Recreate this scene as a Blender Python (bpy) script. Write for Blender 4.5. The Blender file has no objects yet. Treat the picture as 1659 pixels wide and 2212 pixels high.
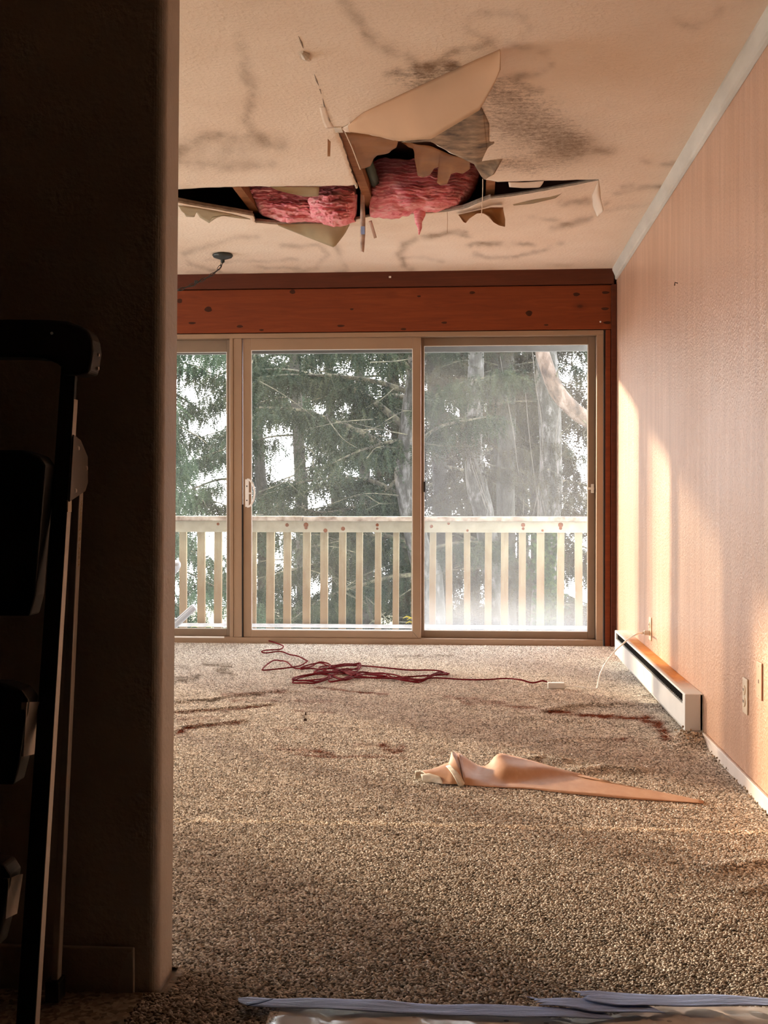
import bpy, bmesh, math, random
import numpy as np
from mathutils import Vector, Matrix, noise
from mathutils.geometry import delaunay_2d_cdt

random.seed(7); rng = np.random.default_rng(7)
SC = bpy.context.scene
COL = SC.collection
pi = math.pi

# ------------------------------------------------------------------ camera
F, CX, CY = 2650.0, 829.5, 1106.0
H = 0.965                                   # eye height above the floor
cam_d = bpy.data.cameras.new('camera'); cam = bpy.data.objects.new('camera', cam_d); COL.objects.link(cam)
cam_d.sensor_fit = 'VERTICAL'; cam_d.sensor_height = 36.0; cam_d.lens = F / 2212 * 36.0
cam_d.clip_start = 0.05; cam_d.clip_end = 300
YAW = math.atan(195.5 / F); PITCH = math.atan(22.0 / F)
cam.location = (0, 0, H); cam.rotation_euler = (pi/2 - PITCH, 0, YAW)
SC.camera = cam
# ------------------------------------------------------------------ sky, sun, exposure
SKY, SUN, SUN_EL, SUN_T = 1.4, 1.35, math.radians(11.4), 1.06
W = bpy.data.worlds.new('world'); SC.world = W; W.use_nodes = True
W.node_tree.nodes['Background'].inputs[0].default_value = (0.99, 0.99, 1.0, 1)
W.node_tree.nodes['Background'].inputs[1].default_value = SKY
sun_d = bpy.data.lights.new('sun', 'SUN'); sun = bpy.data.objects.new('sun', sun_d); COL.objects.link(sun)
sun_d.energy = SUN; sun_d.color = (1.0, 0.80, 0.56); sun_d.angle = math.radians(2.0)
sd = Vector((math.sin(math.atan(SUN_T)) * math.cos(SUN_EL), -math.cos(math.atan(SUN_T)) * math.cos(SUN_EL), -math.sin(SUN_EL)))
sun.rotation_euler = sd.to_track_quat('-Z', 'Y').to_euler(); sun.location = (-8, 16, 6)
SC.view_settings.view_transform = 'Standard'; SC.view_settings.look = 'None'
SC.view_settings.gamma = 1; SC.view_settings.use_curve_mapping = False
SC.view_settings.exposure = 2.85
SC.cycles.max_bounces = 8; SC.cycles.diffuse_bounces = 5; SC.cycles.glossy_bounces = 3
SC.cycles.transparent_max_bounces = 12; SC.cycles.caustics_reflective = False; SC.cycles.caustics_refractive = False
SC.cycles.sample_clamp_indirect = 6.0

# ------------------------------------------------------------------ measuring helpers (photo pixel -> place in the room)
_R = cam.rotation_euler.to_matrix()
def ray(px, py):
    d = _R @ Vector(((px - CX) / F, -(py - CY) / F, -1.0)); return d / d.y
def at(px, py, y):
    d = ray(px, py); return Vector((d.x*y, y, H + d.z*y))
def onfloor(px, py, h=0.0):
    d = ray(px, py); y = (h - H) / d.z; return Vector((d.x*y, y, h))
CEIL = H + 1.5
def onceil(px, py, drop=0.0):
    d = ray(px, py); y = (CEIL - drop - H) / d.z; return Vector((d.x*y, y, CEIL - drop))
WX, FY = 0.912, 8.03                        # right wall, far wall
def onright(px, py, off=0.0):
    d = ray(px, py); y = (WX - off) / d.x; return Vector((WX - off, y, H + d.z*y))
_Ri = _R.transposed()
_Rn = np.array(_Ri)
def to_px(P):                               # (n,3) world -> (n,2) photo pixels
    q = (np.asarray(P) - np.array((0, 0, H))) @ _Rn.T
    return np.stack((CX + F*q[:, 0]/-q[:, 2], CY - F*q[:, 1]/-q[:, 2]), 1)

# ------------------------------------------------------------------ materials
def nd(nt, typ, props=None, **inp):
    n = nt.nodes.new(typ)
    for k, v in (props or {}).items(): setattr(n, k, v)
    for k, v in inp.items():
        k2 = int(k[1:]) if k[0] == 'i' and k[1:].isdigit() else k.replace('_', ' ')
        s = n.inputs[k2]
        if isinstance(v, bpy.types.NodeSocket): nt.links.new(v, s)
        else: s.default_value = v
    return n
def c4(c): return (c[0], c[1], c[2], 1.0)
def newmat(name):
    m = bpy.data.materials.new(name); m.use_nodes = True
    nt = m.node_tree; p = nt.nodes['Principled BSDF']
    return m, nt, p
def ramp(nt, fac, stops, interp='LINEAR'):
    n = nd(nt, 'ShaderNodeValToRGB', Fac=fac); cr = n.color_ramp; cr.interpolation = interp
    while len(cr.elements) < len(stops): cr.elements.new(0.5)
    for e, (p, c) in zip(cr.elements, stops): e.position = p; e.color = c4(c)
    return n.outputs['Color']
def coords(nt, scale=(1, 1, 1), kind='Object', loc=(0, 0, 0), rot=(0, 0, 0)):
    tc = nd(nt, 'ShaderNodeTexCoord')
    return nd(nt, 'ShaderNodeMapping', Vector=tc.outputs[kind], Scale=scale, Location=loc, Rotation=rot).outputs[0]
def noi(nt, vec, scale, detail=4, rough=0.55, dist=0.0):
    return nd(nt, 'ShaderNodeTexNoise', Vector=vec, Scale=scale, Detail=detail, Roughness=rough, Distortion=dist).outputs[0]
def mixc(nt, fac, a, b, mode='MIX'):
    n = nd(nt, 'ShaderNodeMix', {'data_type': 'RGBA', 'blend_type': mode})
    for s, v in ((n.inputs[0], fac), (n.inputs[6], a), (n.inputs[7], b)):
        if isinstance(v, bpy.types.NodeSocket): nt.links.new(v, s)
        else: s.default_value = v if not isinstance(v, (tuple, list)) else c4(v)
    return n.outputs[2]
def mth(nt, op, a, b=0.0, clamp=False):
    return nd(nt, 'ShaderNodeMath', {'operation': op, 'use_clamp': clamp}, i0=a, i1=b).outputs[0]
def sstep(nt, v, lo, hi):
    return nd(nt, 'ShaderNodeMapRange', {'interpolation_type': 'SMOOTHSTEP'}, i0=v, i1=lo, i2=hi).outputs[0]
def bump(nt, p, h, strength, dist):
    b = nd(nt, 'ShaderNodeBump', Height=h, Strength=strength, Distance=dist); nt.links.new(b.outputs[0], p.inputs['Normal'])
def simple(name, col, rough=0.5, var=0.0, vs=8.0, metal=0.0, bmp=0.0, bs=60.0, spec=0.5, stretch=(1, 1, 1), dark=None):
    m, nt, p = newmat(name)
    p.inputs['Roughness'].default_value = rough; p.inputs['Metallic'].default_value = metal
    p.inputs['Specular IOR Level'].default_value = spec
    if var > 0:
        v = noi(nt, coords(nt, stretch), vs, 5)
        dk = dark or tuple(x*(1-var) for x in col); lt = tuple(min(1, x*(1+var*0.6)) for x in col)
        nt.links.new(ramp(nt, v, [(0.3, dk), (0.7, lt)]), p.inputs['Base Color'])
    else: p.inputs['Base Color'].default_value = c4(col)
    if bmp > 0: bump(nt, p, noi(nt, coords(nt), bs, 3), bmp, 0.004)
    return m

M = {}
# right wall: salmon satin paint over sprayed texture, with old vertical drip marks
m, nt, p = newmat('salmon_wall_paint'); M['wall'] = m
geo = nd(nt, 'ShaderNodeNewGeometry').outputs['Position']
mp = nd(nt, 'ShaderNodeMapping', Vector=geo, Scale=(1, 4.5, 0.35)).outputs[0]
st = noi(nt, mp, 3.2, 6, 0.65); st2 = noi(nt, nd(nt, 'ShaderNodeMapping', Vector=geo, Scale=(1, 30, 0.6)).outputs[0], 3.0, 4)
big = noi(nt, geo, 1.4, 3)
c = ramp(nt, st, [(0.32, (0.47, 0.262, 0.165)), (0.52, (0.55, 0.32, 0.208)), (0.72, (0.64, 0.40, 0.28))])
c = mixc(nt, mth(nt, 'MULTIPLY', sstep(nt, st2, 0.55, 0.75), 0.25), c, (0.74, 0.52, 0.41))
c = mixc(nt, mth(nt, 'MULTIPLY', sstep(nt, big, 0.45, 0.7), 0.18), c, (0.47, 0.27, 0.18))
nt.links.new(c, p.inputs['Base Color'])
p.inputs['Roughness'].default_value = 0.33; p.inputs['Specular IOR Level'].default_value = 0.8
vo = nd(nt, 'ShaderNodeTexNoise', Vector=geo, Scale=95.0, Detail=2.0).outputs[0]
bump(nt, p, mth(nt, 'ADD', sstep(nt, vo, 0.42, 0.68), mth(nt, 'MULTIPLY', st2, 0.3)), 0.34, 0.003)
M['wall_far'] = simple('brown_wall_paint', (0.40, 0.28, 0.20), 0.6, 0.1)
M['stub'] = simple('taupe_wall_paint', (0.60, 0.525, 0.45), 0.65, 0.10, 5, bmp=0.5, bs=70)
M['hall'] = simple('low_bounce_hall_black', (0.02, 0.015, 0.012), 0.85, 0.1)  # near black so the unseen hall bounces little light onto the partition

# ceiling: stained off-white texture paint; per-vertex marks: R brown stain, G mould, B grey joint
m, nt, p = newmat('stained_ceiling_paint'); M['ceil'] = m
geo = nd(nt, 'ShaderNodeNewGeometry').outputs['Position']
at_ = nd(nt, 'ShaderNodeAttribute', {'attribute_name': 'marks'})
sep = nd(nt, 'ShaderNodeSeparateColor', Color=at_.outputs['Color'])
n1 = noi(nt, geo, 3.0, 5); n2 = noi(nt, geo, 48, 5, 0.7); n3 = noi(nt, geo, 130, 3, 0.7)
n4 = noi(nt, nd(nt, 'ShaderNodeMapping', Vector=geo, Scale=(1, 5, 1)).outputs[0], 9, 5, 0.65)
c = ramp(nt, n1, [(0.3, (0.84, 0.675, 0.53)), (0.7, (0.90, 0.76, 0.62))])
c = mixc(nt, mth(nt, 'MULTIPLY', sep.outputs[0], mth(nt, 'ADD', 0.55, mth(nt, 'MULTIPLY', n2, 0.8)), True), c, (0.30, 0.195, 0.115))
mo = mth(nt, 'ADD', mth(nt, 'ADD', mth(nt, 'MULTIPLY', n2, 0.55), mth(nt, 'MULTIPLY', n3, 0.35)), mth(nt, 'MULTIPLY', n4, 0.35))
thr = mth(nt, 'SUBTRACT', 0.96, mth(nt, 'MULTIPLY', sep.outputs[1], 0.50))
c = mixc(nt, mth(nt, 'MULTIPLY', sstep(nt, mth(nt, 'SUBTRACT', mo, thr), -0.06, 0.30), mth(nt, 'MINIMUM', mth(nt, 'MULTIPLY', sep.outputs[1], 1.6), 0.9)), c, (0.17, 0.10, 0.055))
c = mixc(nt, sep.outputs[2], c, (0.34, 0.30, 0.24))
nt.links.new(c, p.inputs['Base Color']); p.inputs['Roughness'].default_value = 0.75
bump(nt, p, sstep(nt, noi(nt, geo, 60, 3), 0.4, 0.7), 0.35, 0.003)
M['gyp'] = simple('gypsum_edge', (0.33, 0.26, 0.20), 0.95, 0.35, 30)
M['gypwhite'] = simple('white_gypsum', (0.74, 0.66, 0.56), 0.95, 0.25, 40)
M['mould'] = simple('mouldy_gypsum_face', (0.30, 0.20, 0.125), 0.9, 0.75, 12, bmp=0.5, bs=50, stretch=(1, 1.5, 1), dark=(0.07, 0.05, 0.035))
M['paperface'] = simple('drywall_paper_tan', (0.53, 0.315, 0.18), 0.8, 0.10, 3)
M['kraft'] = simple('kraft_paper', (0.27, 0.105, 0.022), 0.7, 0.30, 7)
M['kraftgrey'] = simple('grey_tan_paper', (0.36, 0.27, 0.155), 0.8, 0.15, 10)
M['ceilpaper'] = simple('ceiling_paint_paper', (0.78, 0.63, 0.50), 0.8, 0.08, 6)
M['trim'] = simple('old_white_trim', (0.62, 0.58, 0.51), 0.5, 0.22, 6, stretch=(1, 0.3, 1))
M['base'] = simple('pinkish_white_baseboard', (0.66, 0.56, 0.50), 0.5, 0.1)

def wood(name, c1, c2, c3, sc=(1, 1, 1), rough=0.62, knots=True, ks=3.2):
    m, nt, p = newmat(name)
    v = coords(nt, sc); w = noi(nt, v, 2.0, 4, 0.6, 0.6)
    g = nd(nt, 'ShaderNodeTexNoise', Vector=nd(nt, 'ShaderNodeMapping', Vector=v, Scale=(1, 14, 14)).outputs[0], Scale=2.6, Detail=6.0, Roughness=0.6, Distortion=1.2).outputs[0]
    c = ramp(nt, g, [(0.25, c1), (0.55, c2), (0.8, c3)])
    c = mixc(nt, mth(nt, 'MULTIPLY', w, 0.5), c, c2)
    if knots:
        vo = nd(nt, 'ShaderNodeTexVoronoi', {'feature': 'F1'}, Vector=nd(nt, 'ShaderNodeMapping', Vector=coords(nt), Scale=(1, 0.01, 1.9)).outputs[0], Scale=ks, Randomness=1.0).outputs['Distance']
        k = sstep(nt, vo, 0.10, 0.04); c = mixc(nt, k, c, tuple(x*0.22 for x in c1))
        c = mixc(nt, mth(nt, 'MULTIPLY', sstep(nt, vo, 0.22, 0.1), 0.5), c, c1)
    nt.links.new(c, p.inputs['Base Color']); p.inputs['Roughness'].default_value = rough; p.inputs['Specular IOR Level'].default_value = 0.25
    bump(nt, p, g, 0.12, 0.003)
    return m
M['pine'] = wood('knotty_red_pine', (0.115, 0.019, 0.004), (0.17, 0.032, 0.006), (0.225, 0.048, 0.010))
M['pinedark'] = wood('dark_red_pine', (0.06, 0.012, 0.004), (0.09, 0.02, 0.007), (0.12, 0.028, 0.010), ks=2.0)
M['joist'] = wood('rough_brown_joist', (0.17, 0.065, 0.025), (0.30, 0.12, 0.045), (0.42, 0.19, 0.08), (1, 1, 1), 0.8, False)
M['sheath'] = simple('dark_roof_boards', (0.20, 0.085, 0.055), 0.9, 0.4, 8)
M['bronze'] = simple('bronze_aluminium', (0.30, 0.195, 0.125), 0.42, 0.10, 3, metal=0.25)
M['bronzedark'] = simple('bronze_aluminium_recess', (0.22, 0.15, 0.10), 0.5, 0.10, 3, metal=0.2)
M['blackgap'] = simple('black_gap_shade', (0.012, 0.010, 0.009), 0.8)  # black painted for the shade inside narrow gaps
M['white'] = simple('highlight_white', (0.80, 0.78, 0.75), 0.35)  # white for the highlights painted on the door
M['handle'] = simple('off_white_handle', (0.74, 0.70, 0.66), 0.35)
M['patio'] = simple('white_patio_resin', (0.40, 0.41, 0.43), 0.4)

def glass(name, dust, fog_lo=None, fog_amt=0.0, tint=(0.97, 0.98, 0.97)):
    m, nt, p = newmat(name); out = nt.nodes['Material Output']; nt.nodes.remove(p)
    tr = nd(nt, 'ShaderNodeBsdfTransparent', Color=c4(tint)).outputs[0]
    gl = nd(nt, 'ShaderNodeBsdfGlossy', Color=(1, 1, 1, 1), Roughness=0.03).outputs[0]
    fr = nd(nt, 'ShaderNodeFresnel', IOR=1.35).outputs[0]
    s = nd(nt, 'ShaderNodeMixShader', i0=fr, i1=tr, i2=gl).outputs[0]
    tl = nd(nt, 'ShaderNodeBsdfTranslucent', Color=(0.86, 0.88, 0.92, 1)).outputs[0]
    df = nd(nt, 'ShaderNodeBsdfDiffuse', Color=(0.8, 0.82, 0.84, 1)).outputs[0]
    hz = nd(nt, 'ShaderNodeMixShader', i0=0.25, i1=tl, i2=df).outputs[0]
    geo = nd(nt, 'ShaderNodeNewGeometry').outputs['Position']
    n = noi(nt, geo, 3.0, 5, 0.6)
    f = mth(nt, 'MULTIPLY', dust, mth(nt, 'ADD', 0.55, mth(nt, 'MULTIPLY', n, 0.9)))
    if fog_lo is not None:
        sx = nd(nt, 'ShaderNodeSeparateXYZ', Vector=geo)
        zz = mth(nt, 'ADD', sx.outputs[2], mth(nt, 'MULTIPLY', n, 0.22))
        fg = sstep(nt, zz, fog_lo, 0.18)
        f = mth(nt, 'ADD', f, mth(nt, 'MULTIPLY', fg, fog_amt), True)
    s = nd(nt, 'ShaderNodeMixShader', i0=f, i1=s, i2=hz).outputs[0]
    nt.links.new(s, out.inputs[0]); return m
M['glass'] = glass('dusty_window_glass', 0.02)
M['glassmid'] = glass('lightly_fogged_glass', 0.025)
M['glassfog'] = glass('fogged_double_glazing', 0.075, 0.55, 0.21)

# weathered railing
def weather(name, base, rust, low):
    m, nt, p = newmat(name)
    geo = nd(nt, 'ShaderNodeNewGeometry').outputs['Position']
    n = noi(nt, geo, 9, 5, 0.65); n2 = noi(nt, nd(nt, 'ShaderNodeMapping', Vector=geo, Scale=(6, 1, 1)).outputs[0], 5, 4)
    z = nd(nt, 'ShaderNodeSeparateXYZ', Vector=geo).outputs[2]
    f = mth(nt, 'MULTIPLY', sstep(nt, mth(nt, 'ADD', z, mth(nt, 'MULTIPLY', n2, 0.7)), 1.22, 0.45), low)
    c = mixc(nt, sstep(nt, n, 0.35, 0.7), base, tuple(x*0.8 for x in base))
    c = mixc(nt, f, c, rust); nt.links.new(c, p.inputs['Base Color']); p.inputs['Roughness'].default_value = 0.75
    return m
M['baluster'] = weather('weathered_cream_paint', (0.30, 0.26, 0.165), (0.145, 0.08, 0.032), 0.85)
M['rail'] = simple('peeling_cream_paint', (0.33, 0.305, 0.225), 0.7, 0.18, 12)
M['railcap'] = simple('peeling_rail_cap', (0.32, 0.27, 0.215), 0.75, 0.45, 14, dark=(0.14, 0.09, 0.06))
M['rustspot'] = simple('rust_spot', (0.17, 0.042, 0.006), 0.9, 0.5, 60)
M['deck'] = simple('weathered_deck_board', (0.26, 0.25, 0.25), 0.8, 0.3, 8)
M['soffit'] = simple('grey_soffit', (0.16, 0.16, 0.15), 0.8, 0.15)

def bark(name, c1, c2, c3, s=16):
    m, nt, p = newmat(name)
    v = coords(nt, (1, 1, 0.45)); n = noi(nt, v, s, 6, 0.7); n2 = noi(nt, v, 3.5, 4)
    c = ramp(nt, n, [(0.37, c1), (0.5, c2), (0.63, c3)]); c = mixc(nt, mth(nt, 'MULTIPLY', n2, 0.35), c, (0.05, 0.048, 0.024))
    nt.links.new(c, p.inputs['Base Color']); p.inputs['Roughness'].default_value = 0.95; bump(nt, p, n, 0.9, 0.03); return m
M['bark'] = bark('grey_spruce_bark', (0.005, 0.005, 0.005), (0.026, 0.025, 0.024), (0.095, 0.092, 0.092))
M['barkdark'] = bark('dark_spruce_bark', (0.003, 0.003, 0.0025), (0.010, 0.009, 0.008), (0.030, 0.028, 0.026))
M['birch'] = bark('pinkish_peeling_bark', (0.018, 0.010, 0.008), (0.075, 0.048, 0.037), (0.16, 0.122, 0.10), 10)
M['twig'] = bark('mossy_branch_bark', (0.012, 0.011, 0.009), (0.045, 0.041, 0.028), (0.12, 0.112, 0.07))
M['vine'] = simple('dry_ivy_vine', (0.07, 0.062, 0.052), 0.9, 0.3)
def leafmat(name, cols):
    m, nt, p = newmat(name)
    r = nd(nt, 'ShaderNodeObjectInfo').outputs['Random']
    c = ramp(nt, r, [(i/(len(cols)-1), k) for i, k in enumerate(cols)])
    nt.links.new(c, p.inputs['Base Color']); p.inputs['Roughness'].default_value = 0.8; p.inputs['Specular IOR Level'].default_value = 0.2
    out = nt.nodes['Material Output']
    tl = nd(nt, 'ShaderNodeBsdfTranslucent', Color=c).outputs[0]
    s = nd(nt, 'ShaderNodeMixShader', i0=0.3, i1=p.outputs[0], i2=tl).outputs[0]; nt.links.new(s, out.inputs[0]); return m
M['needle'] = leafmat('spruce_needles', [(0.006, 0.012, 0.008), (0.014, 0.023, 0.014), (0.023, 0.034, 0.020), (0.040, 0.046, 0.026)])
M['needlelight'] = leafmat('sunlit_spruce_needles', [(0.015, 0.028, 0.018), (0.03, 0.053, 0.032), (0.055, 0.08, 0.046)])  # lighter greens paint these needles as sunlit
M['needlebrown'] = leafmat('dry_olive_needles', [(0.014, 0.013, 0.009), (0.027, 0.026, 0.017), (0.048, 0.044, 0.027)])
M['ivy'] = leafmat('ivy_leaves', [(0.008, 0.019, 0.008), (0.02, 0.04, 0.015), (0.04, 0.058, 0.022)])
M['ground'] = simple('forest_floor', (0.09, 0.085, 0.05), 0.95, 0.4, 3)

# carpet
m, nt, p = newmat('berber_loops'); M['loops'] = m
r = nd(nt, 'ShaderNodeObjectInfo').outputs['Random']
tint = nd(nt, 'ShaderNodeAttribute', {'attribute_name': 'tint', 'attribute_type': 'INSTANCER'}).outputs['Color']
c = ramp(nt, r, [(0.0, (0.12, 0.095, 0.073)), (0.2, (0.24, 0.195, 0.15)), (0.5, (0.42, 0.345, 0.27)), (0.85, (0.56, 0.475, 0.385)), (1.0, (0.66, 0.575, 0.48))])
c = mixc(nt, 1.0, c, tint, 'MULTIPLY'); nt.links.new(c, p.inputs['Base Color'])
p.inputs['Roughness'].default_value = 0.95; p.inputs['Specular IOR Level'].default_value = 0.1
m, nt, p = newmat('berber_carpet'); M['carpet'] = m
geo = nd(nt, 'ShaderNodeNewGeometry').outputs['Position']
vo = nd(nt, 'ShaderNodeTexVoronoi', Vector=geo, Scale=105.0)
c = ramp(nt, nd(nt, 'ShaderNodeSeparateColor', Color=vo.outputs['Color']).outputs[0], [(0.0, (0.13, 0.105, 0.085)), (0.5, (0.30, 0.25, 0.20)), (1.0, (0.46, 0.39, 0.32))])
nt.links.new(c, p.inputs['Base Color']); p.inputs['Roughness'].default_value = 0.95
bump(nt, p, vo.outputs['Distance'], -0.8, 0.006)
M['subfloor'] = simple('grey_subfloor', (0.30, 0.26, 0.22), 0.9, 0.2)
# heater
M['heater'] = simple('white_heater_enamel', (0.70, 0.70, 0.70), 0.3, 0.05)
M['heaterdark'] = simple('black_heater_slot', (0.02, 0.021, 0.023), 0.5, 0.4, 30)
m, nt, p = newmat('rusted_heater_top'); M['rusttop'] = m
geo = nd(nt, 'ShaderNodeNewGeometry').outputs['Position']
n = noi(nt, nd(nt, 'ShaderNodeMapping', Vector=geo, Scale=(3, 1, 1)).outputs[0], 4.0, 6, 0.65, 0.5)
sx = nd(nt, 'ShaderNodeSeparateXYZ', Vector=geo).outputs
mask = mth(nt, 'MULTIPLY', sstep(nt, sx[0], 0.842, 0.862), mth(nt, 'MULTIPLY', sstep(nt, sx[1], 5.02, 5.45), sstep(nt, sx[1], 7.25, 6.8)))
c = mixc(nt, mth(nt, 'MULTIPLY', mask, sstep(nt, n, 0.1, 0.32)), (0.70, 0.68, 0.66), ramp(nt, n, [(0.3, (0.74, 0.34, 0.08)), (0.52, (0.66, 0.23, 0.02)), (0.72, (0.30, 0.09, 0.015))]))
nt.links.new(c, p.inputs['Base Color']); p.inputs['Roughness'].default_value = 0.6; p.inputs['Specular IOR Level'].default_value = 0.2
M['plate'] = simple('ivory_plate', (0.74, 0.60, 0.44), 0.4)
M['plateshut'] = simple('salmon_painted_plate', (0.60, 0.34, 0.23), 0.4)
M['black'] = simple('black_plastic', (0.012, 0.011, 0.010), 0.5)
M['ladderblack'] = simple('black_ladder_plastic', (0.010, 0.009, 0.008), 0.55)
M['laddersteel'] = simple('lit_edge_grey_steel', (0.58, 0.51, 0.45), 0.45, metal=0.2)  # pale steel of the legs, also paints the lit ladder edges
M['bracket'] = simple('dark_bracket_steel', (0.17, 0.14, 0.12), 0.5, metal=0.2)
M['rivet'] = simple('bright_rivet', (0.75, 0.65, 0.55), 0.35, metal=0.5)
M['text'] = simple('yellow_printed_letters', (0.75, 0.55, 0.25), 0.6)
M['sticker'] = simple('pale_sticker', (0.85, 0.72, 0.55), 0.5)
M['iron'] = simple('dark_iron', (0.035, 0.04, 0.038), 0.5, metal=0.3)
M['red'] = simple('dark_red_cord', (0.125, 0.008, 0.012), 0.8, spec=0.05)
M['cable'] = simple('white_cable', (0.78, 0.76, 0.74), 0.4)
M['brick'] = simple('pale_grey_adapter', (0.62, 0.58, 0.53), 0.4)
m, nt, p = newmat('peach_paper'); M['paper'] = m
n = noi(nt, coords(nt, (2, 1, 1)), 9, 5, 0.6)
p.inputs['Specular IOR Level'].default_value = 0.3
nt.links.new(ramp(nt, n, [(0.3, (0.40, 0.20, 0.105)), (0.6, (0.49, 0.27, 0.155)), (0.8, (0.58, 0.36, 0.235))]), p.inputs['Base Color']); p.inputs['Roughness'].default_value = 0.5
M['papergrey'] = simple('pale_gypsum_back', (0.62, 0.56, 0.47), 0.9, 0.35, 30)
M['tape'] = simple('blue_masking_tape', (0.34, 0.46, 0.80), 0.6, 0.16, 12, bmp=0.6, bs=40, stretch=(0.5, 3, 1))
nt = M['tape'].node_tree; bn = [n for n in nt.nodes if n.type == 'BUMP'][0]
nt.links.new(noi(nt, coords(nt, (9, 80, 1)), 1.0, 5, 0.65, 1.0), bn.inputs['Height']); bn.inputs['Strength'].default_value = 1.0; bn.inputs['Distance'].default_value = 0.008
M['tapedark'] = simple('folded_blue_tape', (0.05, 0.13, 0.42), 0.5)
M['panel'] = simple('worn_hardboard', (0.66, 0.58, 0.51), 0.8, 0.3, 14)
m, nt, p = newmat('clear_plastic_sheet'); M['film'] = m
out = nt.nodes['Material Output']; nt.nodes.remove(p)
tr = nd(nt, 'ShaderNodeBsdfTransparent', Color=(0.95, 0.95, 0.95, 1)).outputs[0]
gl = nd(nt, 'ShaderNodeBsdfGlossy', Color=(1, 1, 1, 1), Roughness=0.18)
df = nd(nt, 'ShaderNodeBsdfDiffuse', Color=(0.8, 0.78, 0.76, 1)).outputs[0]
w = nd(nt, 'ShaderNodeTexWave', Vector=coords(nt, (1, 1, 1), 'Object', rot=(0, 0, 0.9)), Scale=2.2, Distortion=5.0, Detail=3.0, Detail_Scale=1.5).outputs['Fac']
b = nd(nt, 'ShaderNodeBump', Height=w, Strength=0.6, Distance=0.02); nt.links.new(b.outputs[0], gl.inputs['Normal'])
s = nd(nt, 'ShaderNodeMixShader', i0=0.22, i1=tr, i2=gl.outputs[0]).outputs[0]
s = nd(nt, 'ShaderNodeMixShader', i0=0.16, i1=s, i2=df).outputs[0]; nt.links.new(s, out.inputs[0])
# insulation
m, nt, p = newmat('pink_glass_wool'); M['wool'] = m
geo = nd(nt, 'ShaderNodeNewGeometry').outputs['Position']
n = noi(nt, nd(nt, 'ShaderNodeMapping', Vector=geo, Scale=(1, 1, 6)).outputs[0], 9, 7, 0.72, 1.4); n2 = noi(nt, geo, 70, 4, 0.7)
c = ramp(nt, n, [(0.30, (0.62, 0.10, 0.14)), (0.46, (0.88, 0.30, 0.33)), (0.62, (0.94, 0.50, 0.50)), (0.8, (0.97, 0.80, 0.76))])
nt.links.new(c, p.inputs['Base Color']); p.inputs['Roughness'].default_value = 1.0; p.inputs['Specular IOR Level'].default_value = 0.0
bump(nt, p, mth(nt, 'ADD', n, mth(nt, 'MULTIPLY', n2, 0.4)), 0.5, 0.02)
M['foamgreen'] = simple('dark_green_pipe_wrap', (0.05, 0.06, 0.035), 0.8)
M['tapestrip'] = simple('torn_joint_tape', (0.60, 0.44, 0.36), 0.8, 0.4, 20)
M['crumb'] = simple('brown_crumb', (0.05, 0.025, 0.015), 0.9)
M['leafyellow'] = simple('yellow_leaf', (0.62, 0.50, 0.05), 0.7)

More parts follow.
